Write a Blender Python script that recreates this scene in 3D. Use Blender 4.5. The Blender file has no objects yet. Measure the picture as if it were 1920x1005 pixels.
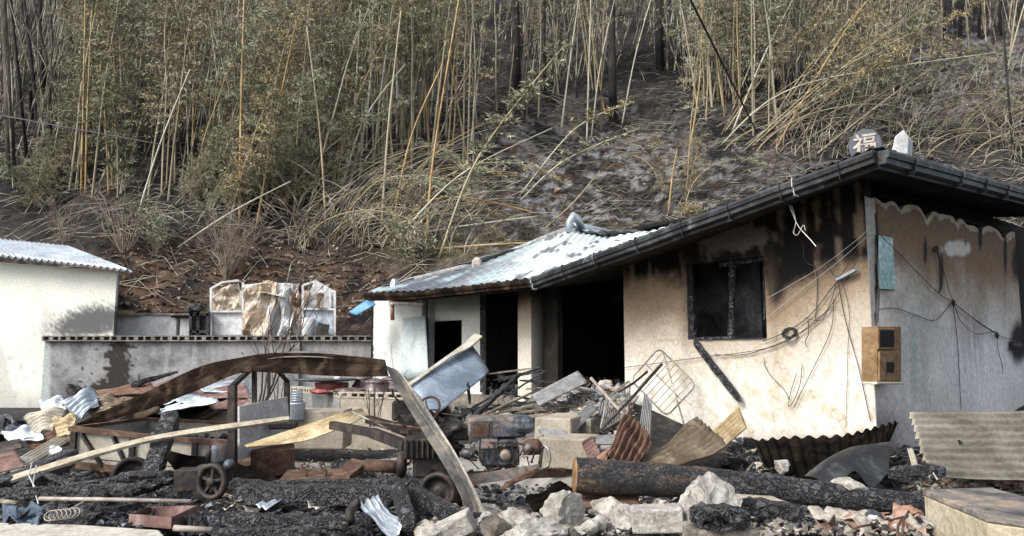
import bpy, math, random
import numpy as np
from mathutils import Vector, Matrix, noise as mnoise
random.seed(7); rng = np.random.default_rng(7)
R = math.radians
C = bpy.context.scene.collection
scene = bpy.context.scene

# ------------------------------------------------------------------ camera, sky, sun
EYE = 1.55; FPX = 1450.0; PITCH = R(6.5)
cam = bpy.data.cameras.new("camera"); camo = bpy.data.objects.new("camera", cam); C.objects.link(camo)
camo.location = (0, 0, EYE); camo.rotation_euler = (R(90) + PITCH, 0, 0)
cam.sensor_width = 36; cam.lens = FPX / 1920 * 36; cam.clip_end = 600; cam.clip_start = 0.05
scene.camera = camo
SUN_EL, SUN_AZ = R(42), math.atan2(-0.80, -0.62)      # direction towards the sun in plan: (x, y) = (-.8, -.62)
w = bpy.data.worlds.new("World"); scene.world = w; w.use_nodes = True
nt = w.node_tree; bg = nt.nodes["Background"]
sky = nt.nodes.new("ShaderNodeTexSky"); sky.sky_type = 'NISHITA'; sky.sun_disc = False
sky.sun_elevation = SUN_EL; sky.sun_rotation = R(180 + 52); sky.dust_density = 3.0; sky.air_density = 0.7; sky.ozone_density = 0.6
hs = nt.nodes.new('ShaderNodeHueSaturation'); hs.inputs['Saturation'].default_value = .45; nt.links.new(sky.outputs[0], hs.inputs['Color']); nt.links.new(hs.outputs[0], bg.inputs[0]); bg.inputs[1].default_value = 0.15
sl = bpy.data.lights.new("sun", 'SUN'); sl.energy = 1.4; sl.angle = R(22); sl.color = (1, 0.975, 0.94)
so = bpy.data.objects.new("sun", sl); C.objects.link(so)
sd = Vector((math.cos(SUN_EL) * -0.79, math.cos(SUN_EL) * -0.613, math.sin(SUN_EL)))
so.rotation_euler = sd.to_track_quat('Z', 'Y').to_euler(); so.location = (0, -5, 30)
scene.view_settings.view_transform = 'Standard'; scene.view_settings.look = 'None'
scene.view_settings.exposure = 1.15; scene.view_settings.gamma = 1

# ------------------------------------------------------------------ measuring helpers
cp, sp = math.cos(PITCH), math.sin(PITCH)
def ray(px, py):
    u, v = (px - 960) / FPX, (502.5 - py) / FPX
    return Vector((u, cp - v * sp, sp + v * cp))
def P(px, py, d):
    r = ray(px, py); k = d / r.y
    return Vector((r.x * k, d, EYE + r.z * k))
def G(px, py, z):
    r = ray(px, py); k = (z - EYE) / r.z
    return Vector((r.x * k, r.y * k, z))
def proj(p):
    x, y, z = p[0], p[1], p[2] - EYE
    f = y * cp + z * sp; up = -y * sp + z * cp
    return 960 + FPX * x / f, 502.5 - FPX * up / f
def onplane(px, py, p0, n, off=0.0):
    r = ray(px, py); o = Vector((0, 0, EYE)); n = Vector(n)
    k = ((Vector(p0) - o).dot(n) + off) / r.dot(n)
    return o + r * k
def S(a, b, x):
    t = min(1, max(0, (x - a) / (b - a))) if a != b else float(x > a)
    return t * t * (3 - 2 * t)
def lerp(a, b, t): return a + (b - a) * t
def mixc(a, b, t): return tuple(a[i] + (b[i] - a[i]) * t for i in range(3))
def nz(x, y, z=0.0): return mnoise.noise(Vector((x, y, z)))
def fb(x, y, z=0.0, o=4):
    s = 0; a = 1; f = 1
    for _ in range(o):
        s += a * nz(x * f, y * f, z * f + _ * 7.3); a *= .5; f *= 2.03
    return s

# ------------------------------------------------------------------ materials
def _nodes(name):
    m = bpy.data.materials.new(name); m.use_nodes = True
    return m, m.node_tree.nodes, m.node_tree.links, m.node_tree.nodes["Principled BSDF"]
def ramp(n, stops, inter='LINEAR'):
    r = n.new("ShaderNodeValToRGB"); r.color_ramp.interpolation = inter
    e = r.color_ramp.elements
    while len(e) < len(stops): e.new(0.5)
    for i, (p, c) in enumerate(stops):
        e[i].position = p; e[i].color = (c[0], c[1], c[2], 1)
    return r
def noise_node(n, l, coord, scale, detail=6, rough=.6, dist=0.0, stretch=None):
    t = n.new("ShaderNodeTexNoise"); t.inputs['Scale'].default_value = scale
    t.inputs['Detail'].default_value = detail; t.inputs['Roughness'].default_value = rough
    t.inputs['Distortion'].default_value = dist
    if stretch:
        mp = n.new("ShaderNodeMapping"); mp.inputs['Scale'].default_value = stretch
        l.new(coord, mp.inputs[0]); l.new(mp.outputs[0], t.inputs[0])
    else: l.new(coord, t.inputs[0])
    return t
def mul(n, l, a, b, fac=1.0, mode='MULTIPLY'):
    x = n.new("ShaderNodeMix"); x.data_type = 'RGBA'; x.blend_type = mode
    if hasattr(fac, 'is_output'): l.new(fac, x.inputs[0])
    else: x.inputs[0].default_value = fac
    l.new(a, x.inputs[6])
    if hasattr(b, 'is_output'): l.new(b, x.inputs[7])
    else: x.inputs[7].default_value = (*b, 1)
    return x.outputs[2]
def mat(name, stops, scale=3, rough=.85, metal=0.0, bump=.3, bscale=None, dist=.5, fine=.5, stretch=None, spots=None, crack=None, attr=False, objrand=None, spec=.3, bdist=.02, island=None):
    """noise-driven colour, fine grain on top, bump; spots=(scale,threshold,colour); crack=(scale,width,colour)"""
    m, n, l, b = _nodes(name)
    tc = n.new("ShaderNodeTexCoord"); co = tc.outputs['Object']
    if attr:
        at = n.new("ShaderNodeAttribute"); at.attribute_name = 'tint'; col = at.outputs['Color']
    else:
        t = noise_node(n, l, co, scale, 7, .62, dist, stretch); r = ramp(n, stops); l.new(t.outputs[0], r.inputs[0]); col = r.outputs[0]
    if objrand:
        oi = n.new("ShaderNodeObjectInfo"); rr = ramp(n, objrand); l.new(oi.outputs['Random'], rr.inputs[0])
        col = mul(n, l, col, rr.outputs[0], 1.0)
    if island:
        ge = n.new("ShaderNodeNewGeometry"); ri = ramp(n, [(0, (island[0],) * 3), (.6, (1,) * 3), (1, (island[1],) * 3)]); l.new(ge.outputs['Random Per Island'], ri.inputs[0]); col = mul(n, l, col, ri.outputs[0], 1.0)
    if spots:
        t = noise_node(n, l, co, spots[0], 8, .7, 1.0)
        r = ramp(n, [(spots[1], (0, 0, 0)), (min(1, spots[1] + .08), (1, 1, 1))]); l.new(t.outputs[0], r.inputs[0])
        col = mul(n, l, col, spots[2], r.outputs[0], 'MIX')
    f = noise_node(n, l, co, (bscale or scale * 8), 8, .7)
    fr = ramp(n, [(.3, (1 - fine,) * 3), (.7, (1 + fine * .35,) * 3)]); l.new(f.outputs[0], fr.inputs[0])
    col = mul(n, l, col, fr.outputs[0], 1.0)
    h = f.outputs[0]
    if crack:
        v = n.new("ShaderNodeTexVoronoi"); v.feature = 'DISTANCE_TO_EDGE'; v.inputs['Scale'].default_value = crack[0]
        dn = noise_node(n, l, co, crack[0] * .7, 3); ad = n.new("ShaderNodeMix"); ad.data_type = 'RGBA'; ad.blend_type = 'ADD'; ad.inputs[0].default_value = crack[3] if len(crack) > 3 else .25
        cst = n.new("ShaderNodeMapping"); cst.inputs['Scale'].default_value = crack[4] if len(crack) > 4 else (1, 1, 1)
        l.new(co, cst.inputs[0]); l.new(cst.outputs[0], ad.inputs[6]); l.new(dn.outputs[1], ad.inputs[7]); l.new(ad.outputs[2], v.inputs[0])
        cr = ramp(n, [(0, (0, 0, 0)), (crack[1], (1, 1, 1))]); l.new(v.outputs[0], cr.inputs[0])
        inv = n.new("ShaderNodeInvert"); l.new(cr.outputs[0], inv.inputs[1])
        col = mul(n, l, col, crack[2], inv.outputs[0], 'MULTIPLY' if attr else 'MIX')
        hm = n.new("ShaderNodeMath"); hm.operation = 'MULTIPLY_ADD'; hm.inputs[1].default_value = 1.2
        l.new(cr.outputs[0], hm.inputs[0]); l.new(h, hm.inputs[2]); h = hm.outputs[0]
    l.new(col, b.inputs['Base Color'])
    bp = n.new("ShaderNodeBump"); bp.inputs['Strength'].default_value = bump; bp.inputs['Distance'].default_value = bdist
    l.new(h, bp.inputs['Height']); l.new(bp.outputs[0], b.inputs['Normal'])
    b.inputs['Roughness'].default_value = rough; b.inputs['Metallic'].default_value = metal
    b.inputs['Specular IOR Level'].default_value = spec
    return m
MT = {}
MT['wall'] = mat('plaster_wall', None, 3, .9, 0, .35, 22, fine=.28, attr=True, bdist=.012)
MT['frontwall'] = mat('cracked_plaster_wall', None, 3, .9, 0, .3, 22, fine=.3, attr=True, bdist=.01, crack=(2.2, .022, (.86, .80, .72), 1.1, (1, 1, 1)))
MT['rawwall'] = mat('stained_render', None, 3, .92, 0, .6, 16, fine=.4, attr=True, bdist=.02)
MT['block'] = mat('grey_blockwork', [(.3, (.10, .10, .10)), (.45, (.22, .22, .215)), (.6, (.30, .30, .29)), (.75, (.40, .39, .37))], 1.6, .95, 0, .6, 18, 1.2, .5, bdist=.03)
MT['coping'] = mat('weathered_coping', [(.3, (.07, .065, .055)), (.5, (.20, .19, .165)), (.7, (.38, .36, .32))], 4, .95, 0, .6, 30, .6, .5)
MT['copepale'] = mat('pale_coping', [(.3, (.20, .17, .13)), (.5, (.42, .38, .31)), (.7, (.55, .52, .46))], 5, .95, 0, .6, 30, .6, .4)
MT['concrete'] = mat('broken_concrete', [(.28, (.17, .15, .125)), (.42, (.40, .375, .33)), (.58, (.58, .555, .50)), (.75, (.70, .68, .63))], 4, .95, 0, .9, 24, .8, .4, bdist=.04)
MT['concdark'] = mat('smoked_concrete', [(.3, (.05, .045, .04)), (.5, (.20, .18, .15)), (.7, (.38, .34, .28))], 4, .95, 0, .8, 30, .8, .45, bdist=.03)
MT['step'] = mat('step_concrete', [(.3, (.22, .19, .15)), (.55, (.36, .32, .25)), (.75, (.45, .42, .36))], 3, .95, 0, .5, 30, .6, .35)
MT['blockyellow'] = mat('sandy_concrete', [(.3, (.30, .24, .15)), (.5, (.44, .38, .27)), (.7, (.52, .47, .37))], 4, .95, 0, .7, 26, .8, .4, spots=(6, .62, (.12, .10, .08)))
MT['blocktop'] = mat('scorched_slab_top', [(.3, (.05, .048, .05)), (.45, (.15, .14, .135)), (.55, (.27, .24, .20)), (.62, (.34, .25, .18)), (.75, (.42, .40, .37))], 2.2, .85, 0, .8, 20, 1.2, .5, bdist=.03)
MT['kerb'] = mat('pale_kerb', [(.3, (.35, .31, .24)), (.5, (.58, .55, .48)), (.7, (.70, .68, .62))], 6, .95, 0, .9, 30, .8, .35, bdist=.03)
MT['yard'] = mat('yard_concrete', [(.3, (.12, .11, .10)), (.45, (.26, .245, .22)), (.6, (.38, .36, .33)), (.75, (.46, .44, .41))], 1.3, .95, 0, .4, 40, .8, .45, spots=(3.5, .60, (.05, .05, .05)))
MT['ash'] = mat('ash_ground', [(.3, (.012, .012, .013)), (.5, (.035, .033, .032)), (.62, (.09, .085, .08)), (.75, (.22, .21, .20))], 5, .9, 0, 1, 28, .8, .6, bdist=.05)
MT['char'] = mat('charred_wood', [(.3, (.018, .018, .02)), (.46, (.045, .046, .052)), (.58, (.10, .102, .11)), (.72, (.22, .22, .225))], 7, .5, 0, 1, 40, .6, .5, crack=(15, .16, (.001, .001, .001), .2, (1, 1, 1)), spec=.6, bdist=.03)
MT['charrough'] = mat('burnt_debris', [(.3, (.010, .010, .012)), (.5, (.030, .031, .036)), (.62, (.08, .083, .095)), (.76, (.24, .24, .245))], 14, .6, 0, .9, 60, .8, .5, spec=.5, island=(.3, 5.0))
MT['log'] = mat('scorched_log', [(.34, (.014, .015, .019)), (.47, (.045, .045, .05)), (.56, (.10, .072, .05)), (.68, (.28, .20, .125))], 2.6, .6, 0, .8, 20, .8, .5, stretch=(1, 2.5, 2.5), crack=(20, .12, (.006, .006, .007), .25, (.35, 1.3, 1.3)), spec=.5, bdist=.03)
MT['logend'] = mat('sawn_log_end', [(.3, (.06, .03, .015)), (.5, (.28, .16, .07)), (.7, (.42, .28, .15))], 9, .85, 0, .8, 50, 1, .5)
MT['wood'] = mat('grey_timber', [(.3, (.10, .08, .06)), (.5, (.28, .24, .18)), (.7, (.46, .41, .33))], 6, .85, 0, .5, 40, .6, .45, stretch=(1, 6, 6))
MT['tanstrip'] = mat('tan_batten', [(.3, (.22, .18, .12)), (.5, (.40, .35, .26)), (.7, (.55, .50, .40))], 6, .8, 0, .4, 40, .6, .4)
def tin(name, a, b_, c, rough=.5, metal=.55, scale=2.5, spots=None, fine=.35, stretch=None):
    MT[name] = mat(name, [(.28, a), (.5, b_), (.72, c)], scale, rough, metal, .35, 24, 1.2, fine, spots=spots, stretch=stretch, spec=0 if name in ('black_sheet', 'dark_channel') else .4)
tin('galvanised_sheet', (.22, .25, .28), (.42, .47, .52), (.62, .67, .71), .42, .5)
tin('blue_grey_sheet', (.16, .21, .27), (.30, .37, .45), (.55, .62, .70), .45, .35)
tin('rusty_sheet', (.05, .028, .02), (.14, .075, .05), (.27, .17, .12), .75, .2, spots=(4, .62, (.05, .04, .04)))
tin('red_rust_sheet', (.07, .04, .035), (.19, .11, .095), (.38, .29, .26), .7, .2, spots=(4, .62, (.40, .38, .36)))
tin('scorched_sheet', (.03, .022, .016), (.16, .12, .08), (.40, .34, .25), .55, .3, 1.8, spots=(3, .68, (.5, .48, .44)))
tin('pale_sheet', (.30, .26, .19), (.45, .42, .34), (.60, .58, .52), .55, .25)
tin('ochre_sheet', (.18, .12, .05), (.42, .33, .19), (.55, .50, .38), .55, .25, 2.5, spots=(3, .60, (.04, .03, .03)))
tin('grey_slate_sheet', (.12, .12, .12), (.24, .24, .235), (.38, .38, .37), .85, 0)
tin('long_grey_sheet', (.10, .085, .06), (.23, .21, .165), (.36, .345, .29), .55, .25, 1.2, stretch=(1, 1, 3), spots=(2.2, .66, (.08, .08, .08)))
tin('slate_dark', (.03, .035, .045), (.05, .06, .075), (.09, .10, .12), .6, 0, 5)
tin('black_sheet', (.003, .003, .003), (.008, .007, .006), (.025, .019, .013), .95, 0)  # blackness includes the shade painted into the hollow and void sheets
tin('gutter_metal', (.008, .009, .010), (.022, .025, .028), (.12, .13, .135), .5, .2, 2, spots=(1.6, .61, (.30, .31, .32)))
tin('dark_channel', (.006, .005, .004), (.018, .013, .010), (.075, .055, .04), .8, 0, 2.2, stretch=(1, 1, 1))
tin('grey_channel', (.05, .05, .052), (.18, .17, .155), (.36, .32, .26), .5, .4, 3)
tin('iron', (.012, .012, .012), (.035, .03, .028), (.11, .08, .06), .6, .4, 6)
tin('rust_iron', (.03, .018, .012), (.09, .05, .032), (.22, .14, .095), .8, .15, 6)
tin('engine_grey', (.02, .022, .025), (.07, .08, .09), (.24, .26, .28), .5, .35, 7, spots=(6, .55, (.30, .15, .07)))
tin('engine_pale', (.04, .035, .03), (.16, .145, .13), (.38, .36, .33), .6, .2, 7, spots=(7, .55, (.25, .12, .06)))
tin('trailer_panel', (.17, .15, .12), (.33, .31, .26), (.45, .43, .37), .7, .15, 2.0, spots=(3, .60, (.15, .08, .05)))
tin('meter_rust', (.09, .05, .02), (.21, .13, .06), (.32, .21, .12), .75, .2, 5)
tin('white_panel', (.35, .34, .32), (.58, .58, .57), (.72, .73, .73), .55, .05, 3)
tin('blotched_panel', (.30, .18, .09), (.52, .44, .34), (.68, .65, .59), .7, 0, 2.2, spots=(3.5, .60, (.32, .18, .09)))
tin('blue_plastic', (.05, .17, .28), (.10, .28, .44), (.25, .45, .6), .5, 0)
tin('door_paint', (.28, .34, .35), (.42, .48, .49), (.52, .57, .58), .6, 0, 2)
tin('teal_glass', (.06, .20, .19), (.17, .36, .33), (.62, .74, .71), .2, 0, 7)
tin('wire_black', (.01, .01, .01), (.04, .03, .028), (.12, .09, .08), .8, .1, 5)
tin('wire_pale', (.35, .35, .33), (.5, .5, .48), (.62, .62, .6), .6, .3, 5)
tin('rack_metal', (.12, .11, .09), (.36, .34, .30), (.58, .56, .52), .45, .5, 6)
tin('jar_glaze', (.05, .03, .028), (.12, .08, .075), (.34, .31, .32), .28, 0, 4)
tin('red_tub', (.20, .035, .03), (.30, .08, .07), (.42, .25, .25), .6, 0, 5)
tin('basin_dark', (.03, .035, .04), (.07, .075, .08), (.22, .23, .24), .5, .2, 5)
tin('pipe_copper', (.14, .07, .045), (.27, .15, .11), (.42, .32, .28), .6, .2, 4)
tin('pipe_grey', (.18, .15, .12), (.32, .28, .24), (.45, .41, .37), .6, .1, 4)
tin('clay_orange', (.20, .11, .075), (.33, .19, .135), (.48, .36, .29), .9, 0, 6)
tin('tile_grey', (.12, .12, .12), (.24, .24, .24), (.42, .42, .41), .85, 0, 6)
tin('tile_ash', (.22, .19, .16), (.38, .35, .31), (.52, .50, .46), .9, 0, 6)
tin('fabric_blue', (.03, .045, .07), (.07, .10, .14), (.13, .17, .22), .9, 0, 8)
MT['rooftile'] = mat('roof_tile_surface', None, 3, .55, 0, .35, 18, fine=.3, attr=True, bdist=.01)
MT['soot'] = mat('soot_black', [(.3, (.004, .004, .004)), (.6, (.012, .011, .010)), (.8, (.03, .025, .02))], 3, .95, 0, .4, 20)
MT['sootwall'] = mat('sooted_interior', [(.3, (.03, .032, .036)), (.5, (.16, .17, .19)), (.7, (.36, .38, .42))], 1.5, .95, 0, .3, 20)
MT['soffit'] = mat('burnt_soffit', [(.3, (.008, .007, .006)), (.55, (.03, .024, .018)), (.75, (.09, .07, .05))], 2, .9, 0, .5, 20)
MT['hill'] = mat('burnt_hillside', None, 3, 1, 0, 1, 6.5, fine=.75, attr=True, bdist=.2)
MT['culm'] = mat('bamboo_culm', [(.35, (.24, .20, .12)), (.5, (.34, .29, .19)), (.65, (.42, .38, .28))], .8, .5, 0, .1, 20, fine=.25,
    objrand=[(0, (.95, .85, .6)), (.25, (1.05, 1.08, 1.1)), (.5, (.62, .66, .68)), (.7, (1.15, 1.2, 1.25)), (.85, (.45, .40, .36)), (1, (.95, .78, .5))])
MT['culmmass'] = mat('culm_mass', [(.38, (.03, .027, .022)), (.48, (.13, .11, .08)), (.56, (.32, .29, .21)), (.65, (.50, .48, .39))], 1.1, .6, 0, .1, 20, fine=.3)  # dark stops paint the shade deep inside the thicket
MT['culmyellow'] = mat('bamboo_culm_yellow', [(.38, (.17, .10, .045)), (.5, (.36, .24, .10)), (.62, (.44, .34, .17))], 1.1, .5, 0, .1, 20, fine=.2)
MT['culmpale'] = mat('bamboo_culm_pale', [(.35, (.34, .31, .22)), (.5, (.48, .46, .35)), (.65, (.58, .58, .48))], .8, .5, 0, .1, 20, fine=.2)
MT['culmburnt'] = mat('bamboo_culm_burnt', [(.35, (.05, .04, .03)), (.5, (.14, .11, .08)), (.65, (.28, .24, .17))], .8, .7, 0, .1, 20, fine=.3)
def leafmat(name, stops, objrand=None):
    m, n, l, b = _nodes(name)
    g = n.new("ShaderNodeNewGeometry"); t = noise_node(n, l, g.outputs['Position'], .8, 4, .7); r = ramp(n, stops); l.new(t.outputs[0], r.inputs[0]); col = r.outputs[0]
    wn = n.new("ShaderNodeTexWhiteNoise"); wn.noise_dimensions = '1D'; l.new(g.outputs['Random Per Island'], wn.inputs['W'])
    rr = ramp(n, [(0, (.45,) * 3), (1, (1.45,) * 3)]); l.new(wn.outputs[0], rr.inputs[0]); col = mul(n, l, col, rr.outputs[0])
    if objrand:
        oi = n.new("ShaderNodeObjectInfo"); r2 = ramp(n, objrand); l.new(oi.outputs['Random'], r2.inputs[0]); col = mul(n, l, col, r2.outputs[0])
    l.new(col, b.inputs['Base Color']); b.inputs['Roughness'].default_value = .75; b.inputs['Specular IOR Level'].default_value = .2
    MT[name] = m
leafmat('leaf', [(.3, (.15, .15, .10)), (.5, (.255, .238, .17)), (.7, (.37, .335, .255))], [(0, (.85, .95, .85)), (.4, (1, 1, 1)), (.75, (1.15, 1.02, .82)), (1, (.9, .98, .98))])
leafmat('leafgreen', [(.3, (.16, .175, .12)), (.5, (.24, .255, .185)), (.7, (.36, .365, .29))], [(0, (.9, 1, .9)), (1, (1.1, 1.05, .9))])
leafmat('leafgrey', [(.3, (.20, .20, .14)), (.5, (.31, .305, .23)), (.7, (.43, .41, .33))], [(0, (.9, 1, .9)), (1, (1.1, 1.05, .9))])
MT['trunk'] = mat('tree_bark', [(.3, (.03, .026, .024)), (.5, (.10, .085, .07)), (.7, (.19, .165, .14))], 1.2, .95, 0, .8, 12, fine=.5, stretch=(3, 3, .6), bdist=.04)
MT['trunkdark'] = mat('burnt_bark', [(.3, (.010, .010, .010)), (.5, (.03, .028, .027)), (.7, (.08, .07, .06))], 1.2, .95, 0, .8, 12, fine=.5, bdist=.04)
MT['hillstone'] = mat('hill_stone', [(.3, (.04, .03, .024)), (.5, (.115, .082, .06)), (.62, (.20, .16, .125)), (.75, (.34, .31, .27))], 2.5, .95, 0, .5, 12, .8, .5, island=(.25, 2.6))
MT['crumb'] = mat('pale_crumb', [(.3, (.18, .16, .13)), (.5, (.34, .31, .27)), (.7, (.50, .47, .43))], 6, .95, 0, .4, 30, .8, .4, island=(.3, 1.6))
MT['twig'] = mat('dry_twig', [(.3, (.14, .11, .08)), (.5, (.26, .21, .16)), (.7, (.38, .33, .27))], 3, .9, 0, .2, 20)
MT['twigdark'] = mat('burnt_twig', [(.3, (.03, .022, .02)), (.5, (.09, .065, .055)), (.7, (.17, .13, .11))], 3, .9, 0, .2, 20)

# ------------------------------------------------------------------ object helpers
def tag(o, label=None, cat=None, group=None, kind=None):
    if label: o['label'] = label
    if cat: o['category'] = cat
    if group: o['group'] = group
    if kind: o['kind'] = kind
    elif label: o['kind'] = 'thing'
    return o
def thing(name, label, cat, loc=(0, 0, 0), group=None):
    o = bpy.data.objects.new(name, None); C.objects.link(o); o.location = loc; o.empty_display_size = .1
    return tag(o, label, cat, group)
class MB:
    def __init__(s): s.v = []; s.f = []; s.smooth = []; s.tint = None
    def add(s, vs, fs, sm=False):
        k = len(s.v); s.v += [tuple(p) for p in vs]; s.f += [tuple(i + k for i in f) for f in fs]; s.smooth += [sm] * len(fs); return s
    def hexa(s, p):   # p: 4 bottom + 4 top
        return s.add(p, [(3, 2, 1, 0), (4, 5, 6, 7), (0, 1, 5, 4), (1, 2, 6, 5), (2, 3, 7, 6), (3, 0, 4, 7)])
    def box(s, c, size, X=(1, 0, 0), Y=(0, 1, 0), Z=None):
        X = Vector(X).normalized(); Y = Vector(Y).normalized(); Z = Vector(Z).normalized() if Z else X.cross(Y).normalized()
        c = Vector(c); a, b, h = size[0] / 2, size[1] / 2, size[2] / 2
        return s.hexa([c - X * a - Y * b - Z * h, c + X * a - Y * b - Z * h, c + X * a + Y * b - Z * h, c - X * a + Y * b - Z * h,
                       c - X * a - Y * b + Z * h, c + X * a - Y * b + Z * h, c + X * a + Y * b + Z * h, c - X * a + Y * b + Z * h])
    def tube(s, pts, r, n=8, cap=True, flat=1.0, jit=0.0):
        pts = [Vector(p) for p in pts]; m = len(pts)
        rr = r if isinstance(r, (list, tuple)) else [r] * m
        vs = []; fs = []
        t0 = (pts[1] - pts[0]).normalized(); ref = Vector((0, 0, 1)) if abs(t0.z) < .9 else Vector((1, 0, 0))
        N = t0.cross(ref).normalized()
        for i, p in enumerate(pts):
            t = (pts[min(i + 1, m - 1)] - pts[max(i - 1, 0)]).normalized()
            N = (N - t * N.dot(t)).normalized(); B = t.cross(N)
            for k in range(n):
                a = 2 * math.pi * k / n; q = 1 + (random.uniform(-jit, jit) if jit else 0)
                vs.append(p + (N * math.cos(a) + B * math.sin(a) * flat) * rr[i] * q)
        for i in range(m - 1):
            for k in range(n):
                a, b = i * n + k, i * n + (k + 1) % n; fs.append((a, b, b + n, a + n))
        if cap: fs.append(tuple(range(n))[::-1]); fs.append(tuple((m - 1) * n + k for k in range(n)))
        return s.add(vs, fs, n > 5)
    def beam(s, a, b, w_, h_, up=(0, 0, 1)):
        a = Vector(a); b = Vector(b); X = (b - a); L = X.length; X.normalize()
        Y = Vector(up).cross(X)
        if Y.length < .05: Y = Vector((0, 1, 0)).cross(X)
        Y.normalize(); return s.box((a + b) / 2, (L, w_, h_), X, Y)
    def lathe(s, c, prof, n=24, axis=(0, 0, 1)):
        c = Vector(c); A = Vector(axis).normalized(); q = A.to_track_quat('Z', 'Y'); vs = []; fs = []
        for r, z in prof:
            for k in range(n):
                a = 2 * math.pi * k / n; vs.append(c + q @ Vector((r * math.cos(a), r * math.sin(a), z)))
        for i in range(len(prof) - 1):
            for k in range(n):
                a, b = i * n + k, i * n + (k + 1) % n; fs.append((a, b, b + n, a + n))
        return s.add(vs, fs, True)
    def build(s, name, m, parent=None, bevel=0.0, solid=0.0, origin=None):
        me = bpy.data.meshes.new(name); loc = Vector((0, 0, 0))
        if parent is None or origin is not None:
            if origin is not None: loc = Vector(origin)
            elif s.v:
                a = np.array(s.v); loc = Vector(((a[:, 0].min() + a[:, 0].max()) / 2, (a[:, 1].min() + a[:, 1].max()) / 2, a[:, 2].min()))
        base = Vector(parent.matrix_world.translation) if parent else Vector((0, 0, 0))
        if parent: base = abspos(parent)
        if parent and origin is None: loc = base
        vs = [(p[0] - loc.x, p[1] - loc.y, p[2] - loc.z) for p in s.v]
        me.from_pydata(vs, [], s.f); me.polygons.foreach_set('use_smooth', s.smooth)
        if s.tint is not None:
            at = me.color_attributes.new('tint', 'FLOAT_COLOR', 'POINT'); a = np.ones((len(vs), 4), np.float32); a[:, :3] = np.array(s.tint, np.float32)[:, :3]
            at.data.foreach_set('color', a.ravel())
        me.materials.append(MT[m] if isinstance(m, str) else m); me.update()
        o = bpy.data.objects.new(name, me); C.objects.link(o)
        if parent: o.parent = parent
        o.location = loc - base
        if solid: md = o.modifiers.new('thickness', 'SOLIDIFY'); md.thickness = solid; md.offset = 0
        if bevel: md = o.modifiers.new('bevel', 'BEVEL'); md.width = bevel; md.segments = 2; md.limit_method = 'ANGLE'
        return o
def abspos(o):
    p = Vector(o.location)
    while o.parent: o = o.parent; p = p + Vector(o.location)
    return p
def V3(p): return P(*p) if not isinstance(p, Vector) else p
def sheet_mb(c, waves=10, amp=.012, nv=14, crumple=0.0, cs=2.0, archu=0.0, archv=0.0, rag=0.0, per=6, seed=0, curl=0.0, wavefn=None):
    """grid between four corners (u0v0,u1v0,u1v1,u0v1); corrugations repeat along u, ridges run along v"""
    a, b, cc, e = [V3(p) for p in c]; N = (b - a).cross(e - a).normalized()
    nu = max(2, int(waves * per)) if waves else 16
    mb = MB(); vs = []
    for j in range(nv + 1):
        v = j / nv
        for i in range(nu + 1):
            u = i / nu
            vv = v
            if rag and (j == 0 or j == nv): vv = v + (rag * nz(u * 9, seed + j, 3) * (1 if j else -1))
            uu = u
            if rag and (i == 0 or i == nu): uu = u + rag * .6 * nz(v * 7, seed + 5 + i)
            p = lerp(lerp(a, b, uu), lerp(e, cc, uu), vv)
            h = 0
            if waves: h += (wavefn(u * waves) if wavefn else math.sin(u * waves * 2 * math.pi)) * amp * 1.45
            h += archu * 4 * u * (1 - u) + archv * 4 * v * (1 - v) + curl * v * v
            if crumple: h += crumple * fb(u * cs + seed, v * cs, seed, 3)
            vs.append(p + N * h)
    fs = [(j * (nu + 1) + i, j * (nu + 1) + i + 1, (j + 1) * (nu + 1) + i + 1, (j + 1) * (nu + 1) + i) for j in range(nv) for i in range(nu)]
    mb.add(vs, fs, crumple < .08); return mb
def sheet(name, label, cat, c, m, group=None, parent=None, solid=.004, **k):
    mb = sheet_mb(c, **k); o = mb.build(name, m, parent, solid=solid)
    if parent is None: tag(o, label, cat, group)
    return o
def ribbon_mb(pairs, nc=8, prof=None, sub=6):
    """smooth strip through (left,right) pixel-depth pairs; prof(u)->offset along normal"""
    A = [V3(p[0]) for p in pairs]; B = [V3(p[1]) for p in pairs]
    def cr(L, t):
        i = min(int(t), len(L) - 2); f = t - i; p0 = L[max(i - 1, 0)]; p1 = L[i]; p2 = L[i + 1]; p3 = L[min(i + 2, len(L) - 1)]
        return .5 * ((2 * p1) + (p2 - p0) * f + (2 * p0 - 5 * p1 + 4 * p2 - p3) * f * f + (3 * p1 - p0 - 3 * p2 + p3) * f ** 3)
    n = (len(A) - 1) * sub; mb = MB(); vs = []
    for k in range(n + 1):
        t = k / sub; a = cr(A, t); b = cr(B, t); d = (cr(A, min(t + .1, len(A) - 1)) - cr(A, max(t - .1, 0)))
        N = (b - a).cross(d).normalized()
        for i in range(nc + 1):
            u = i / nc; vs.append(lerp(a, b, u) + N * (prof(u) if prof else 0))
    fs = [(k * (nc + 1) + i, k * (nc + 1) + i + 1, (k + 1) * (nc + 1) + i + 1, (k + 1) * (nc + 1) + i) for k in range(n) for i in range(nc)]
    return mb.add(vs, fs, False)
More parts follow.
